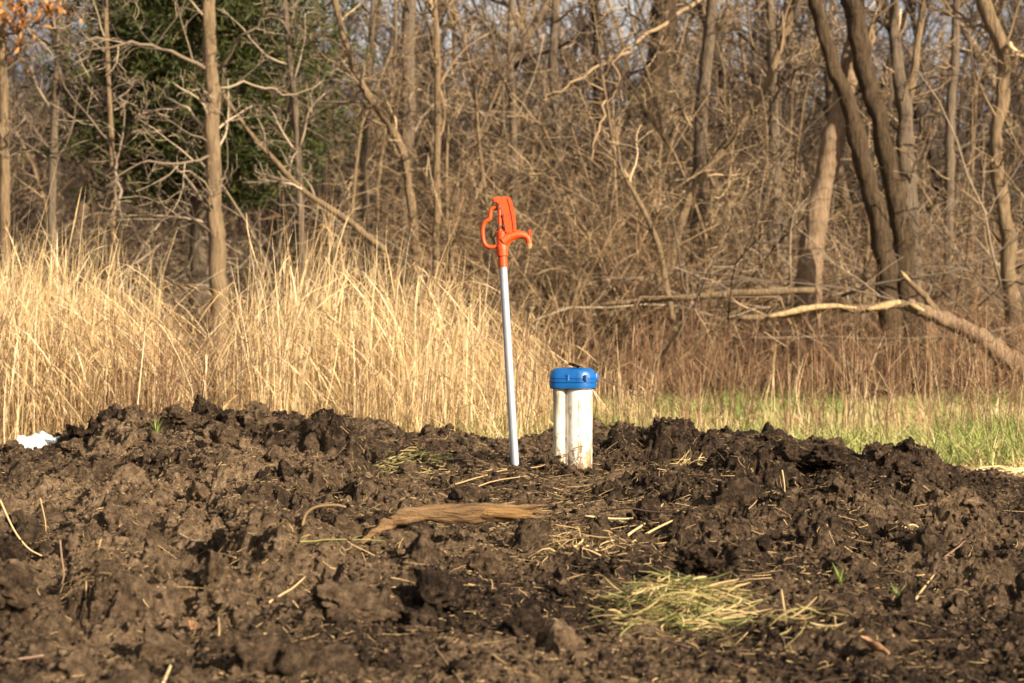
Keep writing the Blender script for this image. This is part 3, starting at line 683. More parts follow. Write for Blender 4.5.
litter(500, 700, 130, 10.5, 1.2, .08); litter(450, 700, 110, 6.6, .8, .07); litter(300, 900, 100, 7.5, 1.5, .06); litter(260, 480, 60, 9.5, .5, 0.10); litter(260, 430, 60, 8.3, .4, 0.08); litter(260, 600, 50, 8.4, .4, 0.10)
tag(mb.build('straw_litter', LITTER), 'broken straw and root fibres strewn over the soil', 'straw', kind='stuff')

# white plastic
m_, n_, l_, b_ = mat('white_plastic', 0.45, 0.4); 
_n = noise_tex(n_, l_, 9, 6, rough=.7); _r = ramp(n_, [(0.3, (0.25, 0.22, 0.17)), (0.48, (0.48, 0.47, 0.45)), (1, (0.62, 0.63, 0.62))]); l_.new(_n.outputs[0], _r.inputs[0]); l_.new(_r.outputs[0], b_.inputs['Base Color'])
def plastic(px, py, w, hgt, seed, label, Y):
    c = P(px, py, Y); nx, ny = 60, 40; q = MB()
    U, V_ = np.meshgrid(np.linspace(-1, 1, nx), np.linspace(-1, 1, ny))
    rr = np.clip(1-(np.abs(U)**2.4+np.abs(V_)**2.4)*(1+0.4*fbm(U*1.5+seed, V_*1.5, 3, seed)), 0, 1)
    zz_ = hgt*(rr**0.4)*(0.62-0.32*U+0.35*fbm(U*1.9+seed, V_*1.9, 3, seed+3))+0.10*hgt*np.abs(fbm(U*3+seed, V_*3, 3, seed+7))*2.6*rr**0.3
    q.raw(np.stack([U*w/2*(1+0.1*fbm(V_*2, U, 2, seed+9)), V_*w*0.35, zz_], -1).reshape(-1, 3), (lambda i: np.stack([i, i+1, i+nx+1, i+nx], -1).reshape(-1, 4))(np.arange(ny-1)[:, None]*nx+np.arange(nx-1)[None]))
    o = q.build('plastic_sheet', m_); o.location = tuple(c); o.rotation_euler = (0, 0, 0.2)
    tag(o, label, 'plastic sheet')
plastic(42, 449, 0.29, 0.10, 4, 'crumpled white plastic half buried at the left end of the heap', 12.1)

# ------------------------------------------------------------------ grasses
def blades(mb, x, y, z0, hgt, w, lean, droop, rlo, rhi, K=8, az=None, wt=None, spikes=0):
    n = len(x); t = np.linspace(0, 1, K)[None]
    az = rng.uniform(0, 2*np.pi, n) if az is None else az
    d = np.stack([np.cos(az), np.sin(az)], -1)
    hz = lean[:, None]*t**1.5+droop[:, None]*np.clip(t-0.62, 0, 1)**1.4*1.6
    vz = t*np.sqrt(np.maximum(0.15, 1-(lean*0.5)**2))[:, None]-droop[:, None]*np.clip(t-0.64, 0, 1)**1.7*4.6
    wob = rng.normal(0, 0.02, (n, 1))*np.sin(t*6+rng.uniform(0, 6, (n, 1)))
    pts = np.stack([x[:, None]+hgt[:, None]*(hz*d[:, :1]+wob), y[:, None]+hgt[:, None]*hz*d[:, 1:], z0[:, None]+hgt[:, None]*vz], -1)
    prof = np.interp(t[0], [0, .15, .6, .9, 1], [.75, 1, .85, .5, .15]) if wt is None else wt
    va = rng.uniform(0, 2*np.pi, n); sd = np.stack([np.cos(va), np.sin(va), 0*va], -1)
    mb.ribbons(pts, w[:, None]*prof[None], sd, rng.uniform(rlo, rhi, n))
    for _ in range(spikes):                           # loose spikelets of the seed head
        f = rng.uniform(.70, .99, n)*(K-1); i_ = np.minimum(f.astype(int), K-2); fr_ = (f-i_)[:, None]; b0 = pts[np.arange(n), i_]*(1-fr_)+pts[np.arange(n), i_+1]*fr_
        ax = pts[np.arange(n), i_+1]-pts[np.arange(n), i_]; ax /= np.linalg.norm(ax, axis=1)[:, None]+1e-9
        dd = ax+rng.normal(0, .45, (n, 3)); dd *= (rng.uniform(.03, .09, n)/np.linalg.norm(dd, axis=1))[:, None]; q_ = np.linspace(0, 1, 3)
        p_ = b0[:, None]+dd[:, None]*q_[None, :, None]; p_[..., 2] -= q_[None]**2*.02
        mb.ribbons(p_, np.array([[.0025, .0055, .0015]]).repeat(n, 0), sd, rng.uniform(.0, .6, n))
def pick(n, y0, y1, dens):                            # positions by density over photo columns
    out_x, out_y = [], []
    while sum(map(len, out_x)) < n:
        u = rng.uniform(-160, 1190, n); y = rng.uniform(y0, y1, n)
        k = rng.random(n) < dens(u)*np.clip(0.25+2.4*fbm((u-CX)/FPX*y*1.9, y*1.9, 3, 411)+0.35, 0.04, 1.3)
        out_x.append(((u-CX)/FPX*y)[k]); out_y.append(y[k])
    return np.concatenate(out_x)[:n], np.concatenate(out_y)[:n]
U_ = [-160, 0, 60, 150, 172, 186, 212, 240, 300, 400, 450, 520, 560, 610, 680, 760, 1190]
def colu(x, y): return x/y*FPX+CX
HG = lambda u: np.interp(u, U_, [1.55, 1.55, 1.58, 1.5, 1.1, .55, .6, 1.35, 1.6, 1.45, 1.32, 1.12, .8, .58, .45, .38, .33])
DN = lambda u: np.interp(u, U_, [1, 1, 1, .95, .4, .04, .06, .8, 1, .8, .8, .6, .3, .15, .07, .03, .02])
mb = MB()
tx, ty = pick(330, 14.7, 20.5, DN); per = rng.integers(8, 34, 330); n = int(per.sum()); rp = np.repeat(np.arange(330), per)
th_ = rng.uniform(.62, 1.12, 330)[rp]; az = rng.uniform(0, 6.28, n); ro = 0.10*np.sqrt(rng.random(n))*(0.6+per[rp]/24)
x = tx[rp]+ro*np.cos(az); y = ty[rp]+ro*np.sin(az); u = colu(x, y); wind = rng.normal(0.0, 0.5, n)
hg = HG(u)*th_*rng.uniform(.5, 1.22, n)
half = rng.random(n) < .55
for sel, wt in ((half, np.interp(np.linspace(0, 1, 14), [0, .6, .74, .82, .9, 1], [.45, .4, .45, 1.5, 1.7, .3])), (~half, np.interp(np.linspace(0, 1, 14), [0, .15, .6, .9, 1], [.75, 1, .8, .45, .12]))):
    m_ = int(sel.sum()); dr = np.where(rng.random(m_) < (.9 if wt[11] > 1 else .5), rng.uniform(.25, 0.95, m_), .05)
    blades(mb, x[sel], y[sel], ground_h(x, y)[sel]-.02, hg[sel], rng.uniform(.003, .0068, m_), np.abs(rng.normal(.10, .11, m_)), dr, .1, 1.0, 14, az=np.where(rng.random(m_) < .6, az[sel], rng.normal(0.2, .6, m_)), wt=wt, spikes=7 if wt[11] > 1 else 0)
# loose stalks between the tussocks
x, y = pick(1700, 14.6, 21.5, DN); n = len(x); u = colu(x, y)
blades(mb, x, y, ground_h(x, y)-0.02, HG(u)*rng.uniform(.4, 1.05, n), rng.uniform(.003, .007, n), np.abs(rng.normal(.08, .12, n)), np.where(rng.random(n) < .5, rng.uniform(.1, .9, n), .03), .05, 1.0, 12)
# leaves low down and a bent, broken tangle
x, y = pick(6500, 14.4, 21.5, lambda u: np.maximum(DN(u), .2*(u < 600))); n = len(x); u = colu(x, y)
blades(mb, x, y, ground_h(x, y)-0.02, np.minimum(HG(u), 1.2)*rng.uniform(.12, .48, n), rng.uniform(.003, .008, n), rng.uniform(.1, 1.2, n), rng.uniform(0, .9, n), 0.0, .75, 7)
tag(mb.build('tall_dry_grass', STRAW), 'tall golden dry grass standing behind the soil heap', 'grass', kind='stuff')
# reddish dry forbs mixed in the left stand
mb = MB(); n = 2300
x, y = pick(n, 14.5, 20, lambda u: np.interp(u, [-160, 20, 90, 150, 210, 400, 560], [.7, .9, 1, 1, .5, .35, .2]))
hg = rng.uniform(0.3, 1.05, n); t = np.linspace(0, 1, 5)
ln_ = rng.normal(0, 0.12, (n, 2))
st = np.stack([x[:, None]+ln_[:, :1]*t*hg[:, None], y[:, None]+ln_[:, 1:]*t*hg[:, None], hg[:, None]*t], -1)
mb.tubes(st, 0.0028*np.linspace(1, .5, 5)[None].repeat(n, 0), 3)
for _ in range(4):
    t0 = rng.uniform(0.4, 0.95, n); b0 = np.stack([x+ln_[:, 0]*t0*hg, y+ln_[:, 1]*t0*hg, hg*t0], -1); dd = rng.normal(0, 1, (n, 3)); dd[:, 2] = np.abs(dd[:, 2])+0.5; dd *= (rng.uniform(.08, .25, n)/np.linalg.norm(dd, axis=1))[:, None]
    mb.tubes(b0[:, None]+dd[:, None]*np.linspace(0, 1, 3)[None, :, None], 0.0016*np.ones((n, 3)), 3)
tag(mb.build('dry_forbs', BRUSH), 'reddish brown dry weeds mixed through the left grass', 'weeds', kind='stuff')
# short green and dead grass on the right and under the tall stand
mb = MB()
GD = lambda u: np.interp(u, [-160, 140, 200, 450, 560, 700, 1190], [.25, .4, .5, .35, .6, 1, 1])
x, y = pick(38000, 13.6, 32, GD); kp = rng.random(len(x)) < np.clip((32-y)/5.5+.3*fbm(x*.9, y*.5, 3, 461), 0.02, 1); x, y = x[kp], y[kp]; n = len(x)
g = fbm(x*0.8, y*0.45, 3, 451)
hg = (0.10+0.16*rng.random(n))*(1+1.2*np.clip(g, -.4, .6))
dry = np.clip(0.40-1.5*g+rng.normal(0, .22, n)+np.clip((15.8-y)/2.0, 0, .7)*0.8, 0, 1)
mb2 = MB()
t = np.linspace(0, 1, 5)[None]; az = rng.uniform(0, 6.28, n); le = rng.uniform(.15, 1.1, n)
pts = np.stack([x[:, None]+hg[:, None]*le[:, None]*np.cos(az)[:, None]*t**1.5, y[:, None]+hg[:, None]*le[:, None]*np.sin(az)[:, None]*t**1.5, ground_h(x, y)[:, None]+hg[:, None]*t*(1-.35*t*le[:, None])], -1)
va = rng.uniform(0, 6.28, n)
mb.ribbons(pts, rng.uniform(.006, .011, n)[:, None]*np.array([[.8, 1, .9, .6, .2]]), np.stack([np.cos(va), np.sin(va), 0*va], -1), dry)
tag(mb.build('short_grass', GREENGRASS), 'short green and yellowing grass between the soil heap and the brush', 'grass', kind='stuff')
mb = MB()                                              # flattened dead straw right behind the heap
n = 7000; u = rng.uniform(-100, 1150, n); y = rng.uniform(13.2, 17.5, n); x = (u-CX)/FPX*y
az = rng.uniform(0, 6.28, n); le = rng.uniform(.12, .4, n); t = np.linspace(0, 1, 4)[None]
pts = np.stack([x[:, None]+le[:, None]*np.cos(az)[:, None]*t, y[:, None]+le[:, None]*np.sin(az)[:, None]*t, np.maximum(ground_h(x, y)[:, None], 0.0)+0.01+rng.uniform(0, .07, n)[:, None]*np.sin(t*2.6+.4)], -1)
mb.ribbons(pts, rng.uniform(.005, .010, n)[:, None]*np.array([[.8, 1, .9, .4]]), np.array([[0, .6, .8]]).repeat(n, 0), rng.uniform(.2, 1, n))
tag(mb.build('flattened_straw', STRAW), 'flattened dead straw lying along the back foot of the heap', 'straw', kind='stuff')
# single stalks on the right meadow are stuff too: thin pale weeds
mb = MB(); n = 210
x, y = pick(n, 15, 28, lambda u: np.interp(u, [-160, 540, 600, 1190], [0, .3, 1, 1]))
hg = rng.uniform(.3, .9, n)
blades(mb, x, y, ground_h(x, y), hg, rng.uniform(.004, .008, n), rng.uniform(0, .3, n), np.where(rng.random(n) < .3, .5, .05), .3, 1)
tag(mb.build('weed_stalks', STRAW), 'scattered thin straw stalks in the short grass', 'weeds', kind='stuff')

# ------------------------------------------------------------------ woody plants
def nrm(v): return v/(np.linalg.norm(v)+1e-12)
class Wood:
    def __init__(s, seed): s.g = np.random.default_rng(seed); s.paths = {}
    def add(s, pts, rad, sides):
        s.paths.setdefault((len(pts), sides), []).append((pts, rad))
    def grow(s, p, d, Ln, r0, lvl, maxl, k=(0, 6, 6, 5), wander=0.16, up=0.03, shrink=0.5, droop=0.0, sides=None, spread=(28, 62)):
        g = s.g; K = (9, 7, 5, 4, 4)[min(lvl, 4)]; pts = np.empty((K, 3)); pts[0] = p; dd = d.copy(); st = Ln/(K-1)
        W_ = g.normal(0, wander, (K, 3)); 
        for i in range(1, K):
            dd = dd+W_[i]; dd[2] += up-droop*i/K; dd /= math.sqrt(dd@dd); pts[i] = pts[i-1]+dd*st
        rad = r0*np.linspace(1, 0.35 if lvl < maxl else 0.4, K)
        s.add(pts, rad, sides or (8, 6, 4, 3, 3)[min(lvl, 4)])
        if lvl < maxl:
            s.spawn(pts, rad, Ln, lvl+1, maxl, k, wander, up, shrink, droop, 0.2, spread)
        return pts, rad
    def spawn(s, pts, rad, Ln, lvl, maxl, k, wander, up, shrink, droop, tmin=0.2, spread=(28, 62), n=None):
        g = s.g; K = len(pts)
        for _ in range(n if n is not None else max(1, int(round(k[min(lvl, len(k)-1)]*g.uniform(.7, 1.3))))):
            t = tmin+(1-tmin)*g.random()**0.9; f = t*(K-1); i = min(int(f), K-2); fr = f-i
            q = pts[i]*(1-fr)+pts[i+1]*fr; ax = nrm(pts[i+1]-pts[i])
            pr = nrm(np.cross(ax, g.normal(size=3))); an = R(g.uniform(*spread))
            d = nrm(ax*math.cos(an)+pr*math.sin(an))
            rr = (rad[i]*(1-fr)+rad[i+1]*fr)*g.uniform(.4, .62)
            s.grow(q, d, Ln*shrink*g.uniform(.6, 1.25)*(1.15-.5*t), max(rr, 0.0022), lvl, maxl, k, wander*1.15, up, shrink, droop, spread=spread)
    def fill(s, mb, minr=0.0):
        for (K, sd), L_ in s.paths.items():
            mb.tubes(np.array([a for a, _ in L_]), np.maximum(np.array([b for _, b in L_]), minr), sd, s.g.random(len(L_)))

def gnarl(pts, rad, seed, amp=0.12):
    g = np.random.default_rng(seed); r2 = rad*(1+g.normal(0, amp*0.35, len(rad))); return r2
def tree(name, label, trunk_px, Y, bark, twig, seed, limbs=12, limb_len=2.0, px_limbs=(), levels=3, k=(0, 6, 5, 4), up=0.04, crown_from=0.25, top=2.6, group=None, base=True, droop=0.0, spread=(30, 65), extra_px=()):
    """trunk_px: (px, py, width_px) from the top of the picture down to the ground."""
    tp = trunk_px[::-1]                               # ground first
    pts = [P(px, py, Y) for px, py, w in tp]; rad = [w*Y/FPX/2 for _, _, w in tp]
    if base:
        g0 = float(ground_h(np.array([pts[0][0]]), np.array([Y]))[0])
        if pts[0][2] > g0+0.1:
            d = pts[0]-pts[1]; d = d/max(0.05, -d[2]); b = pts[0]+d*(pts[0][2]-g0)*0.6; b[2] = g0-0.1
            pts.insert(0, b); rad.insert(0, rad[0]*1.12)
        pts.insert(0, pts[0]-np.array([0, 0, 0.15])); rad.insert(0, rad[0]*1.3)
    if top > 0:                                       # goes on above the frame
        d = nrm(pts[-1]-pts[-2]); d = nrm(d+np.array([0, 0, 0.35])); n0 = 3
        for i in range(1, n0+1): pts.append(pts[-1]+d*top/n0); rad.append(rad[-1]*0.72); d = nrm(d+np.random.default_rng(seed+i).normal(0, .12, 3))
    pts = np.array(pts); rad = np.array(rad)
    org = pts[1].copy(); pts = pts-org
    sp = smooth_path(pts, 5); rr = np.interp(np.linspace(0, 1, len(sp)), np.linspace(0, 1, len(pts)), rad)
    jr = np.random.default_rng(seed+5); sp[2:-1] += jr.normal(0, 0.10, (len(sp)-3, 3))*rr[2:-1, None]*np.array([1, 1, .3])
    sp = smooth_path(sp[::2], 5) if len(sp) % 2 else smooth_path(np.vstack([sp[:-1:2], sp[-1:]]), 5); rr = np.interp(np.linspace(0, 1, len(sp)), np.linspace(0, 1, len(rr)), rr); rr = gnarl(sp, rr, seed, .08)
    root = empty(name, org, label, 'tree', group)
    q = MB(); q.tubes(sp[None], rr[None], 12, np.array([0.5])); v_ = q.v[0]
    v_ += np.array([mnoise.noise_vector(Vector((c_[0]*14+seed, c_[1]*14, c_[2]*3.5)))[:] for c_ in v_])*np.array([1, 1, .2])*rr.mean()*.28
    q.build('trunk', bark, root)
    w = Wood(seed)
    for path, wd in px_limbs:
        lp_ = np.array([P(px, py, Y+dy) for px, py, dy in path])-org; ls = smooth_path(lp_, 4)
        lr = np.interp(np.linspace(0, 1, len(ls)), [0, 1], [wd[0]*Y/FPX/2, wd[1]*Y/FPX/2]); ls[1:] += jr.normal(0, .02, (len(ls)-1, 3))
        lr = lr*0.8; lw = Wood(seed+len(path)*17+int(wd[0]*10)+int(abs(path[-1][0]))); lw.add(ls, lr, 6); lw.spawn(ls, lr, np.linalg.norm(ls[-1]-ls[0])*0.9, 2, max(3, levels), (0, 6, 9, 5), .19, up-0.01, .5, droop, .1, spread)
        q = MB(); lw.fill(q, 0.0035); q.build('limb', twig, root)
    H = len(sp); i0 = int(H*crown_from)
    if limbs: w.spawn(sp[i0:], np.minimum(rr[i0:], 0.030), limb_len, 1, levels, k, .15, up, .52, droop, 0.0, spread, n=int(limbs*2.2))
    if w.paths:
        w.add(sp[i0:], np.minimum(rr[i0:], 0.02), 4)
        q = MB(); w.fill(q, 0.0035 if Y > 24 else 0.0); q.build('branches', twig, root)
    return root

T = tree
T('tree', 'straight pale tree trunk standing in front of the dark green cedar', [(208, -20, 12), (209, 40, 13.5), (213, 120, 15), (214, 190, 16), (217, 250, 17), (219, 300, 18)], 26, BARK_TAN, TWIG_GREY, 101, 12, 1.6,
  [([(210, 72, 0), (180, 55, -.3), (140, 43, -.5), (100, 48, -.6), (70, 66, -.6)], (5.5, 2)), ([(218, 70, 0), (245, 38, -.3), (265, 18, -.4), (288, 8, -.5)], (4.5, 2)), ([(213, 138, 0), (185, 110, .4), (160, 92, .6), (148, 82, .7)], (4, 2)),
   ([(212, 155, 0), (180, 163, -.5), (140, 165, -.8), (110, 190, -.9)], (4, 1.6)), ([(220, 88, 0), (255, 85, .3), (285, 92, .6), (320, 86, .7)], (3.4, 1.4))], up=0.0, droop=0.05)
T('tree', 'slim twin-stemmed sapling left of the straight pale trunk', [(106, -10, 4), (107, 50, 5), (110, 110, 5.5), (112, 160, 6), (112, 230, 7)], 27, BARK_TAN, TWIG_GREY, 102, 9, 1.4,
  [([(111, 110, 0), (95, 78, .2), (84, 55, .3), (78, 40, .4)], (3.6, 1.6)), ([(112, 150, 0), (116, 170, -.1), (118, 215, -.2)], (4.5, 4))], top=1.5)
oak = T('tree', 'tree at the left edge that still carries rusty orange leaves', [(2, -30, 8), (2, 60, 9), (4, 150, 10), (5, 240, 11)], 27, BARK_TAN, TWIG_GREY, 103, 8, 1.6,
  [([(2, 40, 0), (25, 25, -.3), (50, 14, -.5), (75, 2, -.6)], (3.6, 1.5)), ([(2, 60, 0), (20, 48, -.2), (34, 50, -.3)], (2.5, 1))])
q = MB(); n = 300; g = np.random.default_rng(7)
lu = np.clip(g.normal(22, 26, n), -70, 84); lv = g.normal(14, 22, n); lv = np.where(lu > 45, lv*0.55-2, lv); Yl = 26.5+g.normal(0, .4, n)
c = np.stack([(lu-CX)*Yl/FPX, Yl, HC-(lv-CY)*Yl/FPX], -1)-np.array(oak.location)
d = g.normal(size=(n, 3)); d[:, 2] -= .8; d /= np.linalg.norm(d, axis=1)[:, None]; sdv = np.cross(d, g.normal(size=(n, 3))); sdv /= np.linalg.norm(sdv, axis=1)[:, None]
t = np.linspace(0, 1, 4); ll = g.uniform(.05, .10, n)
pts = c[:, None]+d[:, None]*(t[None, :, None]*ll[:, None, None])+np.cross(d, sdv)[:, None]*(np.sin(t*3)[None, :, None]*0.012)
q.ribbons(pts, (ll*0.55)[:, None]*np.array([[.3, 1, .9, .25]]), sdv, g.random(n)); q.build('leaves', OAKLEAF, oak)
T('tree', 'thin tree leaning left to right, left of the orange hydrant', [(333, -10, 6), (345, 40, 6.5), (362, 85, 7.5), (385, 118, 8), (402, 150, 8), (408, 185, 8.5), (414, 230, 9)], 29, BARK_TAN, TWIG, 104, 9, 1.6, up=.06)
T('tree', 'slim upright tree just right of the leaning thin one, forked near the top', [(436, 22, 5.5), (438, 80, 6.5), (437, 140, 7), (437, 200, 7.5), (436, 250, 8)], 28, BARK_TAN, TWIG, 105, 8, 1.5,
  [([(436, 24, 0), (431, 5, 0), (428, -40, 0)], (4, 2.5)), ([(436, 24, 0), (444, 6, .1), (452, -40, .2)], (4, 2.5))], top=1.0)
T('tree', 'thin crooked tree behind the leaning one', [(374, -20, 6), (370, 60, 6.5), (368, 120, 6.5), (364, 160, 7), (366, 215, 7.5)], 33, BARK_GREY, TWIG, 106, 10, 1.8)
T('tree', 'big dark trunk in the shade behind the middle of the thicket', [(668, -20, 26), (662, 30, 25), (655, 90, 25), (650, 180, 26), (648, 260, 28)], 44, BARK_DARK, TWIG_GREY, 107, 12, 3.0, top=4)
T('tree', 'left stem of the dark leaning pair of trunks', [(812, -20, 13), (820, 20, 14), (832, 62, 15), (845, 95, 16), (857, 140, 18), (870, 190, 19), (882, 240, 20), (888, 290, 22)], 28.0, BARK_DARK, TWIG, 108, 4, 1.6, crown_from=.8, top=3)
T('tree', 'right stem of the dark leaning pair of trunks, thicker at the top', [(847, -20, 19), (857, 25, 20), (865, 70, 20), (875, 110, 19), (888, 160, 19), (897, 210, 20), (906, 270, 22)], 28.5, BARK_DARK, TWIG, 109, 5, 1.7,
  [([(868, 60, 0), (873, 30, .2), (880, 0, .3), (884, -40, .4)], (8, 6))], crown_from=.8, top=3)
snag = T('tree', 'pale barkless leaning snag behind the dark pair of trunks', [(852, 55, 18), (844, 95, 22), (834, 140, 23), (824, 185, 22), (814, 235, 24), (808, 290, 26)], 28.9, BARK_PALE, TWIG, 110, 4, 1.2, top=1.2)
T('tree', 'rightmost crooked dark tree with a lit lower trunk', [(980, -15, 13), (988, 15, 14), (1001, 45, 15), (1003, 90, 13), (997, 130, 13), (998, 175, 14), (1005, 220, 15), (1010, 280, 16), (1014, 340, 17)], 28, BARK_TAN, TWIG, 111, 11, 1.5,
  [([(1001, 42, 0), (1015, 50, -.2), (1030, 62, -.3)], (7, 5)), ([(994, 34, 0), (970, 22, .2), (950, 5, .3)], (5, 2.5))])
T('tree', 'forked greenish sapling between the dark pair and the rightmost tree', [(925, -10, 6), (918, 40, 7), (912, 85, 8), (903, 130, 9), (900, 190, 10), (905, 260, 12)], 31, BARK_TAN, TWIG, 112, 10, 1.7,
  [([(901, 145, 0), (890, 105, .2), (894, 60, .3), (900, 10, .4)], (6, 4))])
T('tree', 'stout pale stump-like trunk behind the splintered end of the fallen log', [(906, 180, 20), (908, 240, 23), (910, 310, 25), (912, 380, 28)], 28.6, BARK_GREY, TWIG, 113, 5, 1.2, top=2.5)
T('tree', 'slim curving pale tree between the dark trunk and the leaning pair', [(800, -15, 7), (788, 25, 7.5), (777, 55, 7.5), (768, 80, 7), (745, 120, 7.5), (722, 152, 8), (700, 180, 8), (680, 230, 9)], 29.5, BARK_TAN, TWIG, 114, 10, 1.6,
  [([(775, 60, 0), (778, 90, -.1), (770, 115, -.2), (760, 150, -.2), (748, 175, -.2)], (4, 2.5)), ([(733, 135, 0), (720, 98, .3), (700, 102, .4), (675, 110, .5)], (3.5, 2))])
T('tree', 'thin bright leaning tree right of the hydrant behind the well cap', [(600, 60, 2.5), (608, 110, 3), (616, 155, 4), (632, 190, 4.8), (650, 225, 5.5), (664, 270, 6)], 27.5, BARK_TAN, TWIG, 115, 10, 1.3,
  [([(606, 100, 0), (598, 130, -.2), (592, 160, -.3)], (3, 2))], top=1.6)
T('tree', 'tree whose pale arching bough hangs over the thicket above the well cap', [(716, -30, 12), (708, 30, 12), (702, 110, 13), (700, 200, 14), (698, 290, 16)], 31, BARK_GREY, TWIG, 116, 12, 2.0,
  [([(706, -6, 0), (672, 18, -.8), (640, 42, -1.2), (612, 58, -1.5), (585, 75, -1.7), (560, 90, -1.8), (540, 103, -1.9)], (6, 2)), ([(612, 58, -1.5), (618, 80, -1.6), (612, 96, -1.6), (585, 106, -1.6), (565, 118, -1.5)], (4, 1.5))], droop=.06, up=0)
T('tree', 'slender tree rising left of the leaning snag at the mid right', [(770, -10, 9), (772, 60, 9.5), (775, 140, 10), (778, 220, 11)], 36, BARK_GREY, TWIG_GREY, 117, 12, 2.0, top=3)
T('tree', 'broad brown trunk behind the thin forked tree at the left of centre', [(410, -20, 13), (408, 60, 14), (406, 140, 15), (404, 230, 16)], 40, BARK_GREY, TWIG_GREY, 118, 14, 2.6, top=4)
T('tree', 'thin straight tree right of the cedar', [(284, -10, 5), (290, 60, 6), (296, 120, 6.5), (300, 200, 7)], 29, BARK_GREY, TWIG_GREY, 119, 11, 1.6)
T('tree', 'dead pole slanting down from the straight pale trunk to the right', [(222, 92, 3), (250, 133, 4), (275, 160, 4.8), (305, 192, 5.5), (345, 218, 6.5), (385, 250, 7)], 26.8, BARK_TAN, TWIG_GREY, 120, 5, .9, top=0, base=False, droop=.04)
T('tree', 'tree with dark stem at the top right between the forked sapling and the rightmost tree', [(958, -10, 8), (955, 50, 9), (950, 130, 9.5), (948, 230, 10), (952, 320, 11)], 34, BARK_GREY, TWIG_GREY, 121, 13, 2.0, top=3)
T('tree', 'slim grey tree behind the orange hydrant head', [(512, -10, 6), (510, 70, 7), (514, 150, 8), (512, 250, 9)], 37, BARK_GREY, TWIG_GREY, 122, 14, 2.2, top=3)
T('tree', 'slim grey tree above the well cap, left of the bright leaning one', [(556, -10, 8), (553, 70, 9), (558, 160, 9), (556, 260, 10)], 41, BARK_GREY, TWIG_GREY, 123, 14, 2.4, top=3)
T('tree', 'slim tree between the left edge tree and the twin-stemmed sapling', [(60, -10, 6), (58, 60, 7), (54, 140, 8), (52, 250, 9)], 31, BARK_GREY, TWIG_GREY, 124, 14, 1.9, top=3)

# fallen, splintered tree on the right
fl = empty('fallen_tree', P(990, 350, 26), 'fallen broken tree trunk with splintered bright wood lying on the right', 'fallen tree')
fo = np.array(fl.location)
def fpart(name, path, w, m, sides=10, Y=26.0, seed=3):
    pts = smooth_path([P(px, py, Y+dy)-fo for px, py, dy in path], 5); g = np.random.default_rng(seed)
    rr = np.interp(np.linspace(0, 1, len(pts)), np.linspace(0, 1, len(w)), np.array(w)*Y/FPX/2); rr = rr*(1+g.normal(0, .03, len(rr)))
    pts[1:-1] += g.normal(0, .09, (len(pts)-2, 3))*rr[1:-1, None]
    q = MB(); q.tubes(pts[None], rr[None], sides, np.array([.6]))
    for v_ in q.v: v_ += np.array([mnoise.noise_vector(Vector(c_*9.0+seed))[:] for c_ in v_])*rr.mean()*.22
    return q.build(name, m, fl)
fpart('trunk', [(1060, 400, -.3), (1024, 371, -.1), (1000, 352, 0), (975, 334, 0), (950, 322, .1), (925, 312, .1), (908, 302, .1)], [24, 22, 21, 18, 16, 14, 9], BARK_PALE)
fpart('broken_stem', [(930, 314, .1), (912, 308, .0), (898, 304, 0), (870, 308, -.1), (830, 309, -.2), (800, 312, -.2), (770, 317, -.3), (738, 318, -.3)], [9, 9, 9, 9, 8, 9, 8, 5], BARK_TAN, seed=5)
fpart('raw_wood', [(900, 302, -.05), (885, 306, -.1), (868, 309, -.15)], [5, 8, 3], RAW_WOOD, 7, 25.93, 6)
fpart('raw_wood', [(856, 308, -.18), (830, 306, -.2), (805, 309, -.24), (790, 312, -.25), (768, 317, -.3)], [2.5, 6, 7, 6.5, 3], RAW_WOOD, 7, 25.93, 7)
fpart('raw_wood', [(924, 311, .05), (916, 307, .05), (910, 304, .05)], [3, 6, 2], RAW_WOOD, 7, 25.88, 8)
fpart('splinter', [(940, 318, .1), (925, 296, .1), (912, 284, .1), (902, 273, .1)], [9, 7, 6, 1.5], BARK_TAN, seed=9)
fpart('raw_wood', [(910, 281, .05), (905, 276, .05), (901, 271, .05)], [3, 4.5, 1], RAW_WOOD, 6, 25.9, 10)
fb = empty('fallen_branch', P(700, 297, 27), 'long dull branch lying level above the splintered fallen trunk', 'branch'); fo = np.array(fb.location)
_fl = fl; fl = fb
fpart('branch', [(600, 304, .1), (650, 300, .1), (700, 296, 0), (760, 292, 0), (815, 290, 0)], [4, 6, 7, 7, 6], BARK_TAN, 8, 27.0, 12)
w = Wood(31); 
for px in (640, 690, 730, 780):
    w.grow(P(px, 297, 27)-fo, nrm(np.array([w.g.normal(0, .6), w.g.normal(0, .3), -.6])), 0.7, .012, 1, 3, (0, 4, 4, 3))
w.add(np.array([P(px, 297, 27)-fo for px in (640, 690, 730, 780)])*np.array([1, 0, 1])+np.array([0, (27-27), 0]), np.full(4, .01), 4)
q = MB(); w.fill(q, .003); q.build('twigs', TWIG, fb)
log = empty('log', P(955, 345, 33), 'thin fallen log lying in shade behind the splintered trunk', 'log'); fo = np.array(log.location); fl = log
fpart('bark', [(880, 340, .2), (950, 342, 0), (1050, 352, -.2)], [9, 11, 12], BARK_GREY, 8, 33.0, 15)

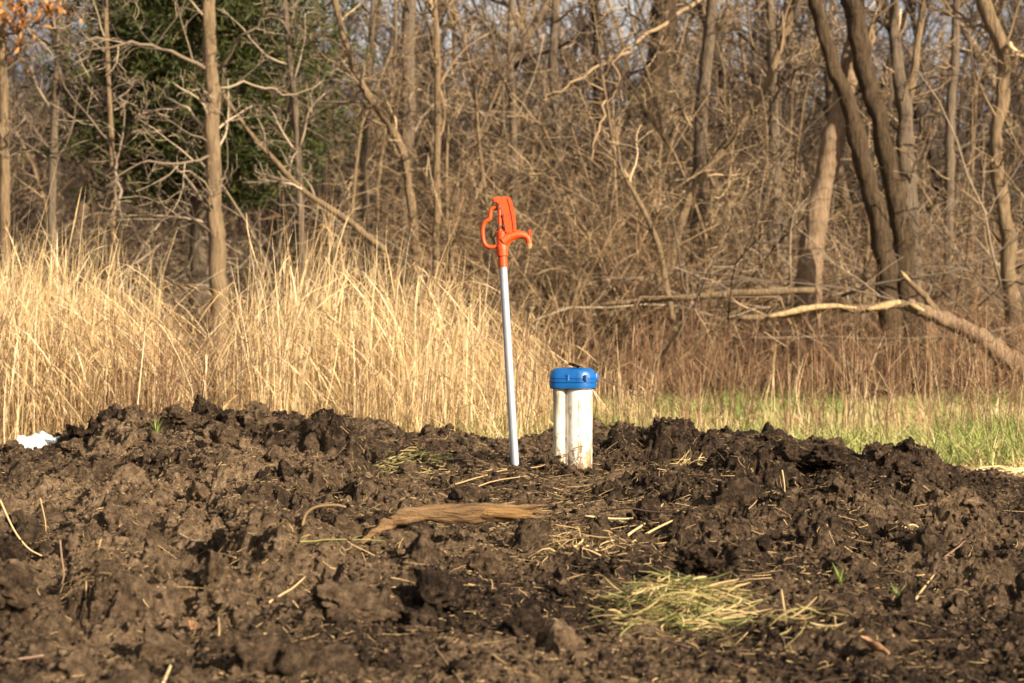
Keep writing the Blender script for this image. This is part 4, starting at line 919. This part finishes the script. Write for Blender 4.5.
# cedar
ced = empty('cedar_tree', P(198, 362, 32), 'dark green cedar among the bare trees at the upper left', 'tree'); g = np.random.default_rng(77)
q = MB(); q.tubes(np.array([[[0, 0, -.2], [0.03, 0, 2], [0, .05, 5], [0, 0, 9.5]]]), np.array([[.16, .13, .09, .02]]), 8, np.array([.5])); q.build('trunk', BARK_GREY, ced)
q = MB(); bq = MB(); n = 820
zb = g.uniform(2.2, 9.2, n); az = g.uniform(0, 6.28, n); Lb = np.interp(zb, [2.2, 3.2, 5, 9.4], [1.3, 2.1, 2.05, .3])*g.uniform(.5, 1.15, n)
tt = np.linspace(0, 1, 6)
bp_ = np.stack([Lb[:, None]*np.cos(az)[:, None]*tt, Lb[:, None]*np.sin(az)[:, None]*tt, zb[:, None]+Lb[:, None]*(.28*tt-.42*tt**2)], -1)
bq.tubes(bp_, .012*np.linspace(1, .3, 6)[None].repeat(n, 0), 3)
m_sp = 120; t = g.uniform(.25, 1.0, (n, m_sp)); f = t*5; i = np.minimum(f.astype(int), 4); fr = (f-i)[..., None]; ar = np.arange(n)[:, None]
c = bp_[ar, i]*(1-fr)+bp_[ar, i+1]*fr+g.normal(0, .085, (n, m_sp, 3))
c = c.reshape(-1, 3); d = g.normal(size=c.shape); d[:, 2] += .2; d += .8*np.stack([np.cos(az), np.sin(az), 0*az], -1).repeat(m_sp, 0); d /= np.linalg.norm(d, axis=1)[:, None]
sdv = np.cross(d, g.normal(size=c.shape)); sdv /= np.linalg.norm(sdv, axis=1)[:, None]; ll = g.uniform(.06, .15, len(c))
q.ribbons(c[:, None]+d[:, None]*(np.linspace(0, 1, 3)[None, :, None]*ll[:, None, None]), (ll*.22)[:, None]*np.array([[.6, 1, .2]]), sdv, np.clip(np.repeat(g.random(n), m_sp)*.6+g.random(len(c))*.4, 0, 1))
q.build('foliage', NEEDLE, ced); bq.build('branches', TWIG_GREY, ced)

# thin saplings: five shapes, each trunk and crown, copied
def sapling_shape(seed, H):
    w = Wood(seed); g = w.g
    p, r_ = w.grow(np.array([0, 0, -.15]), nrm(np.array([g.normal(0, .12), g.normal(0, .12), 1])), H, g.uniform(.022, .042), 0, 0, wander=.13, up=.03)
    q = MB(); w.fill(q); tm = q.mesh('trunk', BARK_TAN)
    w = Wood(seed+50); w.add(p, r_*.5, 4); w.spawn(p, r_*.8, H*.30, 1, 3, (0, 10, 7, 5), .17, .04, .5, .03, .12, n=20)
    q = MB(); w.fill(q, .0032); return tm, q.mesh('crown', TWIG)
sps = [sapling_shape(600+i, h_) for i, h_ in enumerate((5.5, 6.5, 4.8, 7.2, 6.0, 5.2))]
g = np.random.default_rng(56)
for i in range(32):
    yv = g.uniform(28, 40); uv = g.uniform(-60, 1090)
    if 85 < uv < 315: yv = max(yv, 34.5)
    x = (uv-CX)/FPX*yv
    o = empty('sapling', (x, yv, float(ground_h(np.array([x]), np.array([yv]))[0])), 'thin leafless sapling with fine tan twigs in the crowded wood edge', 'sapling', 'thin bare saplings in the wood edge')
    o.rotation_euler = (g.normal(0, .06), g.normal(0, .09), g.uniform(0, 6.28)); s_ = g.uniform(.8, 1.15); o.scale = (s_, s_, s_)
    for nm, me in zip(('trunk', 'crown'), sps[i % 6]): link(bpy.data.objects.new(nm, me), o)

# shrubs of the thicket
def shrub_mesh(seed, stems, hmin, hmax, arch, name, m, minr, k=(0, 6, 5, 3), r0=(.009, .018)):
    w = Wood(seed); g = w.g
    for _ in range(stems):
        a_ = g.uniform(0, 6.28); ti = g.uniform(.05, .55); d = np.array([math.cos(a_)*ti, math.sin(a_)*ti, 1.]); d /= np.linalg.norm(d)
        w.grow(np.array([g.normal(0, .25), g.normal(0, .25), -.05]), d, g.uniform(hmin, hmax), g.uniform(*r0), 1, 3, k, .13, .03, .42, arch, sides=5)
    q = MB(); w.fill(q, minr); return q.mesh(name, m)
shm = [shrub_mesh(200+i, (15, 11, 18)[i % 3], 1.6, (4.2, 3.6, 2.8)[i % 3], (.22, .34, .14)[i % 3], 'stems', (SHRUB, TWIG, BRUSH)[i % 3], (.0035, .003, .0026)[i % 3]) for i in range(9)]
g = np.random.default_rng(55)
for i in range(112):
    yv = g.uniform(27.5, 42); uv = g.uniform(-60, 1090)
    if i < 34: uv = np.clip(g.normal(620, 130), 430, 1000); yv = g.uniform(27, 34)
    if uv > 600: yv = max(yv, 28.0+3*g.random())
    if 770 < uv < 1000: yv = max(yv, 30.5+5*g.random())
    x = (uv-CX)/FPX*yv; z = float(ground_h(np.array([x]), np.array([yv]))[0])
    if 215 < uv < 480: yv = max(yv, 34); x = (uv-CX)/FPX*yv
    z = float(ground_h(np.array([x]), np.array([yv]))[0])
    s_ = g.uniform(.65, 1.05)*(0.72 if uv < 420 else 1)
    o = link(bpy.data.objects.new('shrub', shm[i % 9])); o.location = (x, yv, z); o.rotation_euler = (0, 0, g.uniform(0, 6.28)); o.scale = (s_*1.15, s_*1.15, s_)
    tag(o, 'leafless shrub with many arching stems in the thicket behind the grass', 'shrub', 'bare shrubs of the thicket')

for i in range(46):
    yv = g.uniform(27, 31.5); uv = g.uniform(560, 1110); x = (uv-CX)/FPX*yv; s_ = g.uniform(.26, .5)
    o = link(bpy.data.objects.new('low_bush', shm[(2, 5, 8, 1)[i % 4]])); o.location = (x, yv, float(ground_h(np.array([x]), np.array([yv]))[0])); o.rotation_euler = (0, 0, g.uniform(0, 6.28)); o.scale = (s_*1.5, s_*1.5, s_)
    tag(o, 'knee-high reddish leafless bush growing at the far edge of the green verge', 'bush', 'low bushes along the green verge')

# low reddish brush along the wood edge
mb = MB(); w = Wood(301); g = w.g
n = 2400; u = np.where(g.random(n) < .80, g.uniform(520, 1120, n), g.uniform(-80, 560, n)); y = np.where(u > 520, g.uniform(27.2, 34, n), g.uniform(23.5, 34, n)); x = (u-CX)/FPX*y
hg = g.uniform(.25, .9, n)*np.where(y < 27, .75, 1.15)*np.where(g.random(n) < .10, 1.6, 1); t = np.linspace(0, 1, 5)
ln_ = g.normal(0, .42, (n, 2)); z0 = ground_h(x, y)
cur = g.normal(0, .34, (n, 2))
st = np.stack([x[:, None]+hg[:, None]*(ln_[:, :1]*t+cur[:, :1]*t**2), y[:, None]+hg[:, None]*(ln_[:, 1:]*t+cur[:, 1:]*t**2), z0[:, None]+hg[:, None]*t*(1-.1*t)], -1)
mb.tubes(st, (g.uniform(.0025, .005, n)[:, None]*np.linspace(1, .55, 5)[None]), 3, g.random(n))
for _ in range(5):
    t0 = g.uniform(.3, .95, n); f = t0*4; i = np.minimum(f.astype(int), 3); fr = (f-i)[:, None]; b0 = st[np.arange(n), i]*(1-fr)+st[np.arange(n), i+1]*fr
    dd = g.normal(0, 1, (n, 3)); dd[:, 2] = np.abs(dd[:, 2])*.8+.45; dd *= (g.uniform(.10, .38, n)/np.linalg.norm(dd, axis=1))[:, None]
    mb.tubes(b0[:, None]+dd[:, None]*np.linspace(0, 1, 3)[None, :, None]+np.array([0, 0, 1])*(g.normal(0, .03, n)[:, None]*np.array([0, .5, 1]))[..., None], np.full((n, 3), .0022), 3, g.random(n))
tag(mb.build('brush', BRUSH), 'low reddish brown leafless brush along the edge of the woods', 'brush', kind='stuff')

# tangled understory and fallen twigs low in the wood
mb = MB(); w = Wood(311); g = w.g
for i in range(420):
    yv = g.uniform(27, 42); uv = g.uniform(-80, 1100); x = (uv-CX)/FPX*yv
    d = nrm(np.array([g.normal(), g.normal(), g.uniform(-.1, .9)])); w.grow(np.array([x, yv, float(ground_h(np.array([x]), np.array([yv]))[0])+g.uniform(0, 1.4)]), d, g.uniform(1.2, 3.2), g.uniform(.008, .022), 1, 3, (0, 5, 5, 3), .2, 0, .45, .12)
w.fill(mb, .003)
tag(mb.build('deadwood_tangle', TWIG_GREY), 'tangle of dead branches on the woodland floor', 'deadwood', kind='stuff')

# ------------------------------------------------------------------ woods beyond, read as one mass
def far_tree(seed, H):
    w = Wood(seed); g = w.g
    p, r_ = w.grow(np.zeros(3)-[0, 0, .2], nrm(np.array([g.normal(0, .16), g.normal(0, .12), 1])), H, H*g.uniform(.006, .012), 0, 0, wander=.09, up=.03)
    w.spawn(p, r_, H*.36, 1, 3, (0, 18, 6, 4), .12, .05, .5, 0, .12, n=int(g.integers(14, 20)))
    q = MB(); w.fill(q, .006); return q.arrays()
ft = [far_tree(400+i, h_) for i, h_ in enumerate((9, 11, 12, 14, 10, 13, 8))]
fs = []
for i in range(5):
    w = Wood(450+i); g = w.g
    for _ in range(12):
        a_ = g.uniform(0, 6.28); ti = g.uniform(.1, .6); d = nrm(np.array([math.cos(a_)*ti, math.sin(a_)*ti, 1.]))
        w.grow(np.array([g.normal(0, .4), g.normal(0, .4), 0]), d, g.uniform(2.5, 5), g.uniform(.01, .022), 1, 3, (0, 7, 6, 3), .13, .03, .45, .12)
    q = MB(); w.fill(q, .006); fs.append(q.arrays())
g = np.random.default_rng(99); mb = MB()
def put(arr, x, y, s_):
    v, q, t, r = arr; a_ = g.uniform(0, 6.28)
    v = rot_z(v, a_)*s_+np.array([x, y, float(ground_h(np.array([x]), np.array([y]))[0])-.05])
    mb.raw(v, q, t, np.clip(r*.8+g.uniform(-.12, .25), 0, 1))
for i in range(200):
    yv = 40+(125-40)*g.random()**1.1; uv = g.uniform(-250, 1280); put(ft[i % 7], (uv-CX)/FPX*yv, yv, g.uniform(.8, 1.25))
for i in range(190):
    yv = 37+(110-38)*g.random()**1.2; uv = g.uniform(-200, 1230); put(fs[i % 5], (uv-CX)/FPX*yv, yv, g.uniform(.8, 1.5))
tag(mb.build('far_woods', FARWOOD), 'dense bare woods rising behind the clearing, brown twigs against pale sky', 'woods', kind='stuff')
